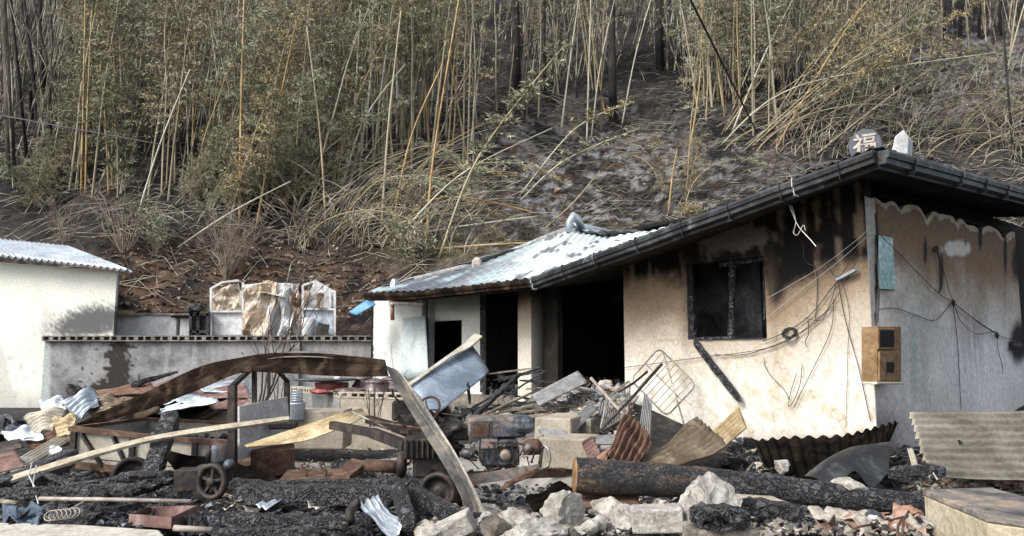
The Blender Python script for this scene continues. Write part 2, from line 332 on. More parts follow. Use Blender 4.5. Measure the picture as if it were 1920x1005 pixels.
def rock_mb(c, size, seed=0, cuts=7, sub=3, rough=.05, rot=0.0):
    import bmesh
    rnd = random.Random(seed); bm = bmesh.new(); bmesh.ops.create_icosphere(bm, subdivisions=sub, radius=1)
    pl = []
    for _ in range(cuts):
        n = Vector((rnd.uniform(-1, 1), rnd.uniform(-1, 1), rnd.uniform(-.6, 1))).normalized(); pl.append((n, rnd.uniform(.38, .72)))
    vs = []
    cz, sz = math.cos(rot), math.sin(rot)
    for v in bm.verts:
        p = v.co.copy()
        for n, d in pl:
            k = p.dot(n) - d
            if k > 0: p -= n * k
        p += p.normalized() * (rough * 1.5 * fb(p.x * 3.5 + seed, p.y * 3.5, p.z * 3.5, 5))
        x, y, z = p.x * size[0], p.y * size[1], p.z * size[2]
        vs.append((c[0] + x * cz - y * sz, c[1] + x * sz + y * cz, c[2] + z))
    fs = [tuple(v.index for v in f.verts) for f in bm.faces]; bm.free()
    return MB().add(vs, fs, False)
def beam_mb(a, b, w_, h_, up=(0, 0, 1), seed=0, rough=.12, seg=None, taper=1.0, sag=0.0, broken=True):
    """charred timber: subdivided, eroded box section"""
    a = V3(a); b = V3(b); X = (b - a); L = X.length; X.normalize(); Y = Vector(up).cross(X)
    if Y.length < .05: Y = Vector((0, 1, 0)).cross(X)
    Y.normalize(); Z = X.cross(Y); seg = seg or max(6, int(L / .04)); m = 4; ring = []
    for k in range(m): ring.append((-1 + 2 * k / m, -1))
    for k in range(m): ring.append((1, -1 + 2 * k / m))
    for k in range(m): ring.append((1 - 2 * k / m, 1))
    for k in range(m): ring.append((-1, 1 - 2 * k / m))
    n = len(ring); vs = []
    for i in range(seg + 1):
        t = i / seg; k = lerp(1, taper, t)
        if broken: k *= min(1, .55 + 6 * min(t, 1 - t) * L)
        c = a + X * (L * t) - Vector((0, 0, 1)) * sag * 4 * t * (1 - t)
        for j, (p, q) in enumerate(ring):
            rd = 1 - .10 * (abs(p) * abs(q)) ** 2
            dd = 1 + rough * (nz(t * L * 9 + seed, j * 1.7, seed) + .6 * nz(t * L * 28, j * 3.1, seed))
            vs.append(c + Y * (p * w_ / 2 * k * rd * dd) + Z * (q * h_ / 2 * k * rd * dd))
    fs = [(i * n + j, i * n + (j + 1) % n, (i + 1) * n + (j + 1) % n, (i + 1) * n + j) for i in range(seg) for j in range(n)]
    fs += [tuple(range(n))[::-1], tuple(seg * n + k for k in range(n))]
    return MB().add(vs, fs, False)
def npmesh(name, V, F, m, smooth=False, tint=None):
    me = bpy.data.meshes.new(name); V = np.asarray(V, np.float32); F = np.asarray(F, np.int32); k = F.shape[1]
    me.vertices.add(len(V)); me.vertices.foreach_set('co', V.ravel()); me.loops.add(F.size); me.loops.foreach_set('vertex_index', F.ravel())
    me.polygons.add(len(F)); me.polygons.foreach_set('loop_start', np.arange(0, F.size, k, dtype=np.int32)); me.polygons.foreach_set('loop_total', np.full(len(F), k, np.int32))
    me.polygons.foreach_set('use_smooth', np.full(len(F), smooth)); me.materials.append(MT[m])
    if tint is not None:
        at = me.color_attributes.new('tint', 'FLOAT_COLOR', 'POINT'); a = np.ones((len(V), 4), np.float32); a[:, :3] = tint; at.data.foreach_set('color', a.ravel())
    me.update(); me.validate(); return me
def link(name, me, parent=None, loc=(0, 0, 0)):
    o = bpy.data.objects.new(name, me); C.objects.link(o); o.location = loc
    if parent: o.parent = parent
    return o
def dup(root, loc, rot, scale=1.0):
    r = root.copy(); C.objects.link(r); r.location = loc; r.rotation_euler = rot; r.scale = (scale,) * 3
    for ch in list(root.children):
        c = ch.copy(); C.objects.link(c); c.parent = r
        for g in ch.children:
            d = g.copy(); C.objects.link(d); d.parent = c
    return r
# ------------------------------------------------------------------ terrain
def gh(x, y):
    h = .42 * S(7.6, 9.3, y) * S(-.1, 1.2, x) + .38 * S(11, 17, y) * S(1, -2, x) + .5 * S(10.5, 13, y) * S(-2.5, .5, x)
    h += .38 * math.exp(-((x - .9) ** 2 / 2.2 + (y - 11.2) ** 2 / 1.6))
    h += .16 * S(7.2, 5.6, y) * S(-1.2, .2, x) + .10 * S(8.0, 6.8, y)
    return h + .03 * fb(x * .9, y * .9, 0, 3) * (1 if y < 8.2 or x > 1.2 else .25)
def hz(x, y):
    base = 1.35 + .74 * (y - 20.0) + .012 * max(0, y - 34) * 1.0
    if y < 20: base = lerp(gh(x, y) if y < 18 else .9, 1.35, S(16.5, 20, y)) if y > 16.5 else gh(x, y)
    return base + S(19.5, 24, y) * (.9 * fb(x * .12, y * .12, 1.0, 2) + .28 * fb(x * .6, y * .6, 4.0, 3)) + S(19.5, 21, y) * .12 * fb(x * 2.6, y * 2.6, 9.0, 3)
def H(px, py):
    r = ray(px, py); y = 18.0
    while y < 95:
        k = y / r.y
        if EYE + r.z * k < hz(r.x * k, y): break
        y += .25
    k = y / r.y; return Vector((r.x * k, y, hz(r.x * k, y)))

def blob(px, py, cx, cy, rx, ry): return math.exp(-(((px - cx) / rx) ** 2 + ((py - cy) / ry) ** 2))
nx, ny = 560, 320
V = []; T = []
for j in range(ny + 1):
    y = 18.95 + (j / ny) ** 1.5 * 80
    for i in range(nx + 1):
        x = (i / nx - .5) * (30 + 1.7 * y); V.append((x, y, hz(x, y) - (.0 if y > 19 else .25)))
        px, py = proj(V[-1]); n1 = fb(x * .5, y * .35, 2, 4); n2 = fb(x * 1.1, y * 2.3, 5, 3); n3 = fb(x * 4, y * 4, 8, 2)
        c = mixc((.010, .010, .011), (.060, .052, .046), S(-.3, .6, n1 + .6 * n3 + .4 * n2))  # burnt ground, its black end deepened to paint shade between the bamboo
        ashy = blob(px, py, 1150, 360, 330, 110) + blob(px, py, 1850, 150, 150, 90) + .7 * blob(px, py, 900, 430, 250, 60) + .5 * blob(px, py, 1000, 270, 150, 50)
        c = mixc(c, (.075, .068, .064), min(1, ashy * 1.2) * S(-.3, .4, n3 + n2)); c = mixc(c, (.34, .335, .34), min(1, ashy * 1.3) * S(.0, .36, n2 + .6 * n1 + .5 * n3) * S(-.3, .2, n3 + .3 * n2))
        c = mixc(c, (.13, .085, .06), min(1, ashy) * S(.1, .6, n1 - n2) * .8)
        brn = blob(px, py, 430, 540, 330, 75)
        c = mixc(c, (.15, .088, .055), min(1, brn * 1.3) * S(-.5, .4, n2 + .4 * n3)); c = mixc(c, (.34, .27, .20), min(1, brn) * S(.35, .8, n3 + .2 * n2))
        gre = blob(px, py, 1300, 440, 260, 22) + blob(px, py, 830, 470, 120, 30)
        c = mixc(c, (.20, .17, .09), min(1, gre) * .8)
        T.append(c)
F = [(j * (nx + 1) + i, j * (nx + 1) + i + 1, (j + 1) * (nx + 1) + i + 1, (j + 1) * (nx + 1) + i) for j in range(ny) for i in range(nx)]
tag(link('hillside', npmesh('hillside', V, F, 'hill', True, np.array(T))), kind='structure')
# near ground: one sheet that reaches the horizon behind and beside
xs = sorted(set([-300, -120, -60, -35, -22] + [round(-16 + .16 * i, 3) for i in range(201)] + [22, 35, 60, 120, 300])); ys = [-300, -120, -50, -20, -6, 0, 2] + [round(3 + .16 * i, 3) for i in range(110)]
V = [(x, y, (gh(x, y) if 2 < y else gh(x, 3) * .5) - .03) for y in ys for x in xs]
n = len(xs); F = [(j * n + i, j * n + i + 1, (j + 1) * n + i + 1, (j + 1) * n + i) for j in range(len(ys) - 1) for i in range(n - 1)]
tag(link('ground', npmesh('ground', V, F, 'ash', True)), kind='structure')
# concrete yard sheet on top
V = []; F = []
gx = [round(-7.2 + .15 * i, 3) for i in range(57)]; gy = [round(7.7 + .15 * i, 3) for i in range(27)]
n = len(gx)
for y in gy:
    for x in gx: V.append((x, y + (.25 * nz(x, 0) if y < 8 else 0), gh(x, y) + .012))
F = [(j * n + i, j * n + i + 1, (j + 1) * n + i + 1, (j + 1) * n + i) for j in range(len(gy) - 1) for i in range(n - 1)]
tag(link('yard', npmesh('yard', V, F, 'yard', True)), kind='structure')

# ------------------------------------------------------------------ the burnt house
A = Vector((-.65, .76, 0)).normalized(); Bv = Vector((.76, .65, 0)).normalized(); CN = Vector((4.17, 9.0, 0))
NF = -Bv; NR = -A                                          # outward normals of the two seen faces
def FP(px, py, off=0.0): return onplane(px, py, CN, NF, off)
def RP(px, py, off=0.0): return onplane(px, py, CN, NR, off)
def uF(px): p = FP(px, 600); return (p - CN).dot(A)
def uR(px): p = RP(px, 600); return (p - CN).dot(Bv)
house = thing('burnt_house', 'burnt single storey house with scorched cream walls and dark tiled roof', 'house', (CN.x, CN.y, .4))
def wall_mb(o, X, N, us, zs, th, holes, colfn, top=None, step=.07):
    """wall sheet with openings; us=(u0,u1), zs=(z0,z1); N outward; holes=(u0,u1,z0,z1)"""
    def grid(lo, hi, cuts):
        g = {lo, hi} | {c for c in cuts if lo < c < hi}; k = int((hi - lo) / step)
        for i in range(1, k):
            v = lo + (hi - lo) * i / k
            if min(abs(v - q) for q in g) > step * .4: g.add(v)
        return sorted(g)
    N = Vector(N)
    gu = grid(us[0], us[1], [h[0] for h in holes] + [h[1] for h in holes]); gz = grid(zs[0], zs[1], [h[2] for h in holes] + [h[3] for h in holes])
    mb = MB(); tint = []; idx = {}
    zw = max([h[3] for h in holes] + [zs[0] + .5])
    def pos(u, z, d):
        if top and z > zw: z = zw + (z - zw) * (top(u) - zw) / (zs[1] - zw)
        return o + X * u + Vector((0, 0, z)) - N * d
    def vert(i, k, back):
        key = (i, k, back)
        if key not in idx:
            p = pos(gu[i], gz[k], th if back else 0); idx[key] = len(mb.v); mb.v.append(tuple(p)); tint.append(colfn(p, gu[i], gz[k]) if not back else (.03, .03, .032))
        return idx[key]
    def hole(i, k):
        u = (gu[i] + gu[i + 1]) / 2; z = (gz[k] + gz[k + 1]) / 2
        return any(h[0] < u < h[1] and h[2] < z < h[3] for h in holes)
    nu, nz_ = len(gu) - 1, len(gz) - 1
    solidc = {(i, k) for i in range(nu) for k in range(nz_) if not hole(i, k)}
    for (i, k) in solidc:
        mb.f.append((vert(i, k, 0), vert(i + 1, k, 0), vert(i + 1, k + 1, 0), vert(i, k + 1, 0)))
        mb.f.append((vert(i, k, 1), vert(i, k + 1, 1), vert(i + 1, k + 1, 1), vert(i + 1, k, 1)))
        for (di, dk, e) in ((-1, 0, ((i, k), (i, k + 1))), (1, 0, ((i + 1, k + 1), (i + 1, k))), (0, -1, ((i + 1, k), (i, k))), (0, 1, ((i, k + 1), (i + 1, k + 1)))):
            if (i + di, k + dk) not in solidc:
                p, q = e; mb.f.append((vert(*p, 0), vert(*q, 0), vert(*q, 1), vert(*p, 1)))
    mb.smooth = [False] * len(mb.f); mb.tint = tint; return mb
CREAM = (.53, .49, .42); PALE = (.64, .61, .55); BROWN = (.25, .185, .12); BLK = (.006, .005, .005)
def facade_col(p, u, z):
    px, py = proj(p); n = fb(p.x * 1.3, p.z * 1.6, p.y, 4); n2 = fb(p.x * 6, p.z * 6, p.y * 6, 4); nd = fb(u * 7, p.z * .9, 5, 3)
    roofy = 480 - .33 * (px - 1170) if px > 1170 else 480
    c = mixc(CREAM, PALE, S(600, 660, py + 25 * n)); c = mixc(c, (.50, .49, .40), .6 * S(.15, .6, n) * S(640, 700, py))
    c = mixc(c, (.62, .57, .47), S(.1, .5, n2) * .5)
    # brown smoke, then black soot under the eave, deeper towards the corner
    yk = np.interp(px, [1160, 1200, 1260, 1300, 1430, 1455, 1480, 1520, 1560, 1640], [492, 500, 494, 508, 512, 552, 516, 488, 466, 452])
    t = (py + 24 * n + 13 * n2 + 4 * nd - yk - 10) / 52
    c = mixc(c, (.29, .22, .15), .9 * (1 - S(.8, 4.6, t))); c = mixc(c, BROWN, 1 - S(.6, 2.2, t)); c = mixc(c, BLK, 1 - S(-.1, .7, t)); c = mixc(c, (.30, .23, .16), .55 * S(.15, .5, nd + .3 * n2) * S(640, 520, py)); c = mixc(c, (.44, .38, .28), .6 * S(.1, .45, n2 + .4 * n) * S(600, 680, py))
    if 1290 < px < 1470 and 400 < py < 500: c = mixc(c, (.17, .145, .12), S(.25, .6, blob(px, py, 1375, 448, 70, 22) + .35 * n2 + .2 * n))
    # black halo at the window's upper right corner
    c = mixc(c, (.10, .08, .07), .6 * blob(px, py, 1286, 580, 8, 90)); c = mixc(c, (.05, .04, .035), .8 * S(1182, 1170, px + 4 * n) * S(560, 480, py)); c = mixc(c, (.12, .09, .06), .6 * blob(px, py, 1445, 540, 10, 60))
    cr = abs(((py - 641 + .03 * (px - 1170)) + 2 * n2)); c = mixc(c, (.30, .25, .18), .55 * S(1.6, .5, cr)) if px < 1440 else c
    vv = fb(p.x * 4.5, p.z * 4.5, p.y * 4.5, 2); c = mixc(c, (.40, .33, .23), .3 * S(.07, .02, abs(vv)) * S(650, 720, py) * S(1380, 1440, px))
    c = mixc(c, (.22, .16, .10), .7 * S(800, 835, py + 12 * n)); c = mixc(c, (.38, .48, .46), .4 * blob(px, py, 1190, 770, 20, 40))
    return c
topF = lambda u: lerp(EYE + 2.12, EYE + 1.72, S(0, 3.8, u))
u0, u1 = uF(1437), uF(1289)
zt = (FP(1400, 484).z + FP(1300, 494).z) / 2; zb = FP(1437, 634).z
fo = Vector((CN.x, CN.y, 0))
mb = wall_mb(fo, A, NF, (0, uF(1170)), (.2, EYE + 1.95), .16, [(u0, u1, zb, zt)], facade_col, topF, .04)
mb.build('front_wall', 'frontwall', house)
win = MB()
for k, (a, b, w_) in enumerate((((1291, 496), (1298, 640), .12), ((1434, 482), (1435, 600), .035), ((1374, 488), (1371, 636), .075), ((1296, 636), (1380, 634), .05), ((1350, 497), (1436, 484), .06))):
    m_ = beam_mb(FP(*a, -.07 - .01 * k), FP(*b, -.07 - .01 * k), w_, .06, up=NF, seed=k, rough=.35, broken=False); win.add(m_.v, m_.f)
wf = win.build('window', 'char', house); 
beam_mb(FP(1300, 637, .0), FP(1437, 634, .0), .06, .012, seed=3, rough=.4).build('sill', 'charrough', wf)
# plaster joint line and the strip hanging from the window
def ragtop(px): return 372 + .27 * (px - 1630) + (8 - 17 * abs(math.sin(px / 15.0 + 1.6 * nz(px / 40, 1)))) * S(1650, 1690, px) + 10 * nz(px / 19, 3)
def end_col(p, u, z):
    px, py = proj(p); n = fb(p.x * 1.2, p.z * 1.4, p.y + 3, 4); n2 = fb(p.x * 5, p.z * 2.2, 3, 3); ns = fb(u * 6, z * .7, 2, 3)
    c = mixc((.44, .43, .40), (.62, .60, .56), S(-.3, .6, n)); c = mixc(c, (.68, .70, .71), .9 * blob(px, py, 1850, 680, 100, 110))  # bluish pale patch at lower right: light painted into the plaster
    c = mixc(c, (.30, .37, .34), .75 * (blob(px, py, 1715, 660, 26, 110) + .6 * blob(px, py, 1880, 530, 30, 80)) * S(-.4, .4, ns))
    c = mixc(c, (.23, .22, .21), .6 * blob(px, py, 1825, 620, 26, 80) * S(-.3, .3, ns)); c = mixc(c, (.16, .16, .165), .7 * S(730, 800, py) * S(1730, 1650, px))
    top = ragtop(px)
    t = (py - top) / 150 + .25 * n + .12 * ns
    c = mixc(c, (.30, .235, .165), 1 - S(.5, 1.5, t)); c = mixc(c, (.18, .12, .075), (1 - S(.35, 1.0, t)) * .85)
    c = mixc(c, (.46, .41, .34), .9 * blob((py - top), 0, 8, 0, 9, 1) if False else (.95 if -5 < py - top < 9 + 5 * n2 else 0))
    if px < 1665: c = mixc(c, (.02, .02, .02), S(.0, .5, blob(px, py, 1640, 500, 11, 190) - .35 + .3 * ns))
    if px < 1641: c = mixc(c, (.48, .46, .42), .9)
    for cx, cy, rx, ry in ((1735, 470, 4, 30), (1765, 510, 5, 40), (1838, 440, 5, 36), (1885, 470, 4, 50), (1905, 490, 9, 40)):
        c = mixc(c, (.025, .02, .02), S(.25, .7, blob(px, py, cx, cy, rx, ry) + .15 * ns))
    c = mixc(c, (.58, .57, .52), S(.4, .7, blob(px, py, 1795, 465, 30, 16) * (1 + n2)))
    c = mixc(c, (.015, .015, .015), S(.3, .8, blob(px, py, 1915, 640, 26, 50) + .2 * n))
    return c
uRe = uR(1914)
def topR(u):
    px, _ = proj(CN + Bv * u + Vector((0, 0, 3))); py = ragtop(px)
    return RP(px, py).z
zR = EYE + 2.0
mb = wall_mb(fo + NR * .005 - NF * .006, Bv, NR, (.0, uRe), (.2, zR), .16, [], end_col, topR, .035)
mb.v = [(v[0], v[1], v[2]) for v in mb.v]
mb.build('end_wall', 'rawwall', house)
# sooted upper backing behind the ragged plaster edge, deeper inside
MB().hexa([fo + Bv * .2 + A * .25 + Vector((0, 0, .3)), fo + Bv * uRe + A * .25 + Vector((0, 0, .3)), fo + Bv * uRe + A * .35 + Vector((0, 0, .3)), fo + Bv * .2 + A * .35 + Vector((0, 0, .3)),
           fo + Bv * .2 + A * .25 + Vector((0, 0, EYE + 2.26)), fo + Bv * uRe + A * .25 + Vector((0, 0, EYE + 2.26)), fo + Bv * uRe + A * .35 + Vector((0, 0, EYE + 2.26)), fo + Bv * .2 + A * .35 + Vector((0, 0, EYE + 2.26))]).build('inner_wall', 'soot', house)
Zv = lambda z: Vector((0, 0, z))
def vwall(p, q, z0, z1, th, name, m):
    p = Vector(p); q = Vector(q); d = (q - p).normalized(); s = Vector((-d.y, d.x, 0)) * th / 2
    return MB().hexa([p - s + Zv(z0), q - s + Zv(z0), q + s + Zv(z0), p + s + Zv(z0), p - s + Zv(z1), q - s + Zv(z1), q + s + Zv(z1), p + s + Zv(z1)]).build(name, m, house)
U = lambda px: fo + A * uF(px)
tE = uF(700)
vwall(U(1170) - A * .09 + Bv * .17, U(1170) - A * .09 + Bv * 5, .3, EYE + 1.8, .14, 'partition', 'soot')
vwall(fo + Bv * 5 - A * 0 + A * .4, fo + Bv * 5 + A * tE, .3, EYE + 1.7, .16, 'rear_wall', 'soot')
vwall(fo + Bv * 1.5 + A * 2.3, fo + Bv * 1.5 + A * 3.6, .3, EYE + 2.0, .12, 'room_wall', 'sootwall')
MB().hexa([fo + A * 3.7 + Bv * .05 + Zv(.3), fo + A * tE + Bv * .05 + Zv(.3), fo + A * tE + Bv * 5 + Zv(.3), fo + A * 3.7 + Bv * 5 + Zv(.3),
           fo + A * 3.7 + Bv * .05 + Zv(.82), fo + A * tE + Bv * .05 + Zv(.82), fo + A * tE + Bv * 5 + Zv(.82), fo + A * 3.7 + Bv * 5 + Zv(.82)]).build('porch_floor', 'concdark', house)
vwall(fo + Bv * (uRe + .02) + A * .3, fo + Bv * (uRe + 3) + A * .3, .3, EYE + 2.26, .1, 'inner_wall', 'soot')  # black wall added to paint the dark of the opening past the end wall
# pillar and the left wing
def pil_col(p, u, z):
    px, py = proj(p); n = fb(p.x * 3, p.z * 2, p.y, 3)
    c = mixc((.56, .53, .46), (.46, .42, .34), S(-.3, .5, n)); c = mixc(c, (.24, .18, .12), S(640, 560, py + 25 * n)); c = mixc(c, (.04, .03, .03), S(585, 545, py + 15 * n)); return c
def left_col(p, u, z):
    px, py = proj(p); n = fb(p.x * 1.5, p.z * 2, p.y, 3)
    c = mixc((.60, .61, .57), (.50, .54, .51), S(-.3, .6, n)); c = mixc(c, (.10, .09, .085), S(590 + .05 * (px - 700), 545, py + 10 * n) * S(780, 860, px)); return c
wall_mb(fo - Bv * .05, A, NF, (uF(1000), uF(975)), (.6, EYE + 1.35), .30, [], pil_col).build('pillar', 'wall', house)
wall_mb(fo, A, NF, (uF(790), tE), (.5, EYE + 1.33), .16, [], left_col).build('wing_wall', 'wall', house)
o2 = fo + Bv * .30
def uF2(px): p = onplane(px, 600, o2, NF); return (p - o2).dot(A)
dz = onplane(860, 600, o2, NF).z
wall_mb(o2, A, NF, (uF2(908), uF2(790)), (.5, EYE + 1.45), .14, [(uF2(866), uF2(806), .5, dz)], left_col).build('porch_wall', 'wall', house)
vwall(o2 + A * uF2(1050), o2 + A * uF2(1003), .5, EYE + 1.5, .12, 'side_wall', 'soffit')
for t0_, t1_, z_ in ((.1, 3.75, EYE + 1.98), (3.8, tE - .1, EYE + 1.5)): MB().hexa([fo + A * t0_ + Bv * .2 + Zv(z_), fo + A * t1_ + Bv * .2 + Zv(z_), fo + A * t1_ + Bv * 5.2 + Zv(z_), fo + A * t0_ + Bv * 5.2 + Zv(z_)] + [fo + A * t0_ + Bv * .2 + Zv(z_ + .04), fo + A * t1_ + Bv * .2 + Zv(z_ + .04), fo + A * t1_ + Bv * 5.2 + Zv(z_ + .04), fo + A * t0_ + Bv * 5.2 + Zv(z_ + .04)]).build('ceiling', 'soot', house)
vwall(o2 + A * uF2(908), o2 + A * uF2(908) + Bv * 3.5, .5, EYE + 1.6, .14, 'partition', 'soot')
vwall(o2 + A * uF2(866) + Bv * .9, o2 + A * uF2(800) + Bv * .9, .5, EYE + 1.5, .1, 'room_wall', 'soot')
vwall(fo + A * tE, fo + A * tE + Bv * 5, .5, EYE + 1.3, .16, 'side_wall', 'wall')
vwall(U(790) + Bv * .16, U(790) + Bv * .30, .5, EYE + 1.4, .1, 'porch_return', 'door_paint')
MB().beam(FP(905, 552, -.1), FP(905, 735, -.1), .1, .08).build('door_post', 'char', house)
# white boarded door leaning on the wing wall
dm = sheet_mb([FP(752, 712, .10), FP(803, 706, .22), FP(797, 592, .05), FP(755, 598, .03)], waves=12, amp=.006, nv=6, per=4)
d = dm.build('door', 'door_paint', house, solid=.03)

# ---- roof edge: real 3-D polyline measured along the eave
K = P(1645, 289, 7.95); E1 = P(1000, 527, 11.9); E0 = P(690, 553, 15.9); E05 = P(775, 552, 14.5)
KR = P(1920, 364, 11.0); KR2 = KR + (KR - K) * .45
dn = lambda p, h: p - Zv(h)
# soffits
back = [P(1000, 540, 14.0), K + Bv * 2.2 - A * -1.2]
inn = lambda p, k: p + Bv * k
def slab(name, pts, th, m, parent=house):
    k = len(pts); v = [p for p in pts] + [p - Zv(th) for p in pts]
    f = [tuple(range(k)), tuple(range(2 * k - 1, k - 1, -1))] + [(i, i + k, (i + 1) % k + k, (i + 1) % k) for i in range(k)]
    return MB().add(v, f).build(name, m, parent)
K_in = CN + Bv * 1.2 + A * 1.0 + Zv(EYE + 2.32); E1_in = P(1000, 520, 11.9) + Bv * 2.2 + Zv(.30)
K_in2 = CN + Bv * 6.2 + A * 1.0 + Zv(EYE + 2.35)
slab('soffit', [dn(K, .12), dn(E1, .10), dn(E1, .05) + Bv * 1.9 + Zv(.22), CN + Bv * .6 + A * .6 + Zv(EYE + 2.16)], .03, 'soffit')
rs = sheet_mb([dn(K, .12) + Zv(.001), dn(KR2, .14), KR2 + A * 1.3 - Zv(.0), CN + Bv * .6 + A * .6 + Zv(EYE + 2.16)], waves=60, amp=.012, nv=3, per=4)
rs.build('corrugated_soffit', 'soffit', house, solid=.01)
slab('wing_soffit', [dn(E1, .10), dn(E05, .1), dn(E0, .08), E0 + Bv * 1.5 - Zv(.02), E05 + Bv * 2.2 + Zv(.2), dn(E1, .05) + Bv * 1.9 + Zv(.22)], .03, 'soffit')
# tiled surfaces
def tiled(name, Bp, Tp, ncol, nrow, colfn, amp=.03, parent=house, sub=5):
    Bp = [V3(p) for p in Bp]; Tp = [V3(p) for p in Tp]; m = len(Bp) - 1; nu = ncol * sub; nv = nrow * 4; mb = MB(); vs = []; tint = []
    for j in range(nv + 1):
        v = j / nv
        for i in range(nu + 1):
            t = i / nu * m; k = min(int(t), m - 1); f = t - k
            p = lerp(lerp(Bp[k], Bp[k + 1], f), lerp(Tp[k], Tp[k + 1], f), v)
            col = (i % sub) / sub; row = (v * nrow + .5 * ((i // sub) % 2) * .3) % 1
            h = amp * math.sin(col * math.pi) ** 2 + .022 * (1 - row)
            vs.append(p + Zv(h)); tint.append(colfn(p, v))
    fs = [(j * (nu + 1) + i, j * (nu + 1) + i + 1, (j + 1) * (nu + 1) + i + 1, (j + 1) * (nu + 1) + i) for j in range(nv) for i in range(nu)]
    mb.add(vs, fs, False); mb.tint = tint; return mb.build(name, 'rooftile', parent, solid=.012)
def roofcol(p, v):
    px, py = proj(p); n = fb(p.x * 1.1, p.y * 1.1, 0, 4); n2 = fb(p.x * 3.5, p.y * 1.4, 4, 3)
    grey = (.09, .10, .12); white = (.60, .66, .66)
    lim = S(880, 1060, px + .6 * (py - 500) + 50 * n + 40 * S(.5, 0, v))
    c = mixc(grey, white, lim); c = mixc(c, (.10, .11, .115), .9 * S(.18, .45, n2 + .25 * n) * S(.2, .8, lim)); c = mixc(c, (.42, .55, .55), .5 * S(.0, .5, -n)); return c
Bp = [E0, E05, P(890, 541, 13.1), E1, P(1120, 482, 11.0), P(1250, 434, 10.2)]
Tp = [P(700, 545, 16.8), P(905, 497, 16.2), P(1010, 455, 15.6), P(1078, 431, 15.3), P(1150, 440, 16.2), P(1262, 430, 13.2)]
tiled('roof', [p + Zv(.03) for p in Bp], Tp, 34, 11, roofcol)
Q2 = CN + Bv * 3.2 + A * 2.0 + Zv(EYE + 2.42)
def rc2(p, v): n = fb(p.x, p.y, 0, 3); return mixc((.07, .08, .09), (.42, .46, .46), S(.2, .6, n))
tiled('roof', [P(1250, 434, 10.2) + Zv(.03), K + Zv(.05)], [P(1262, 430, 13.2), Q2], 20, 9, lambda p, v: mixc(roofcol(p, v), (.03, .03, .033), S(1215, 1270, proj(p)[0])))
tiled('roof', [K + Zv(.05), KR2 + Zv(.05)], [Q2, Q2 + Bv * 1.5], 24, 9, rc2)
tiled('roof', [Tp[0] + Bv * 3 - Zv(.8), Tp[3] + Bv * 5 - Zv(1.3), Tp[5] + Bv * 5 - Zv(1.2), Q2 + Bv * 4 - Zv(1.2)], [Tp[0], Tp[3] - Zv(.05), Tp[5] - Zv(.05), Q2], 24, 8, rc2)
tiled('roof', [P(1080, 497, 13.6), P(1172, 516, 12.6)], [P(1080, 480, 14.6), P(1172, 468, 14.6)], 8, 4, lambda p, v: mixc((.55, .62, .62), (.3, .36, .37), S(0, .5, fb(p.x * 3, p.y * 3))))
# ridges and their round ends
def capline(name, pts, r, m='tile_grey'): return MB().tube(pts, r, 8).build(name, m, house)
capline('hip_ridge', [Tp[3] + Zv(.07), lerp(Tp[3], Tp[1], .5) + Zv(.05), Tp[1] + Zv(.05), lerp(Tp[1], E0, .6) + Zv(.06)], .07)
capline('ridge', [Tp[3] + Zv(.08), P(1182, 449, 17.6) + Zv(.05)], .08, 'galvanised_sheet')
def disc(name, c, r, th, face, m, txt=None, stretch=1.25):
    c = V3(c); face = Vector(face).normalized(); q = face.to_track_quat('Z', 'Y'); mb = MB(); n = 28; vs = []
    for z in (0, th):
        for k in range(n):
            a = 2 * math.pi * k / n; x, y = r * math.cos(a), r * math.sin(a) * stretch
            if y < 0: x *= 1.0
            vs.append(c + q @ Vector((x, y, z)))
    fs = [tuple(range(n))[::-1], tuple(range(n, 2 * n))] + [(k, (k + 1) % n, (k + 1) % n + n, k + n) for k in range(n)]
    o = mb.add(vs, fs).build(name, m, house, bevel=.012)
    if txt:
        cu = bpy.data.curves.new('glyph', 'FONT'); cu.body = txt; cu.size = r * 1.45; cu.extrude = .006; cu.align_x = 'CENTER'; cu.align_y = 'CENTER'; cu.offset = .004
        t = bpy.data.objects.new('glyph', cu); C.objects.link(t); bpy.context.view_layer.update()
        me = bpy.data.meshes.new_from_object(t.evaluated_get(bpy.context.evaluated_depsgraph_get())); C.objects.unlink(t); bpy.data.objects.remove(t)
        me.materials.clear(); me.materials.append(MT['tile_ash']); g = bpy.data.objects.new('character', me); C.objects.link(g); g.parent = o
        mtx = Matrix.Translation(c + q @ Vector((0, 0, th + .006)) - abspos(o)) @ q.to_matrix().to_4x4()
        g.matrix_local = mtx
    return o
fc = (-.35, -1, .05)
disc('ridge_end_tile', (1624, 276, 8.5), .175, .06, (-.55, -.8, .1), 'slate_dark', '福', 1.15)
MB().add(*(lambda vs: (vs, [(0, 1, 2, 3, 4), (9, 8, 7, 6, 5)] + [(i, i + 5, (i + 1) % 5 + 5, (i + 1) % 5) for i in range(5)]))(
    [P(a, b, 8.3) for a, b in ((1672, 284), (1702, 290), (1704, 258), (1694, 243), (1678, 256))] + [P(a, b, 8.6) + Vector((.15, .2, 0)) for a, b in ((1672, 284), (1702, 290), (1704, 258), (1694, 243), (1678, 256))])).build('ridge_end_tile', 'white_panel', house, bevel=.01)
disc('ridge_end_tile', (896, 496, 15.6), .105, .08, (-.5, -1, .1), 'tile_ash', '福', 1.35)
disc('ridge_end_tile', (742, 534, 16.1), .085, .09, (-.7, -.7, .1), 'galvanised_sheet', None, 1.4)
rt = MB(); rt.tube([P(1066, 436, 15.0), P(1068, 415, 15.0), P(1074, 404, 15.0), P(1082, 410, 15.1), P(1092, 428, 15.3)], [.10, .11, .11, .10, .07], 10, flat=.6).build('ridge_end_tile', 'galvanised_sheet', house)
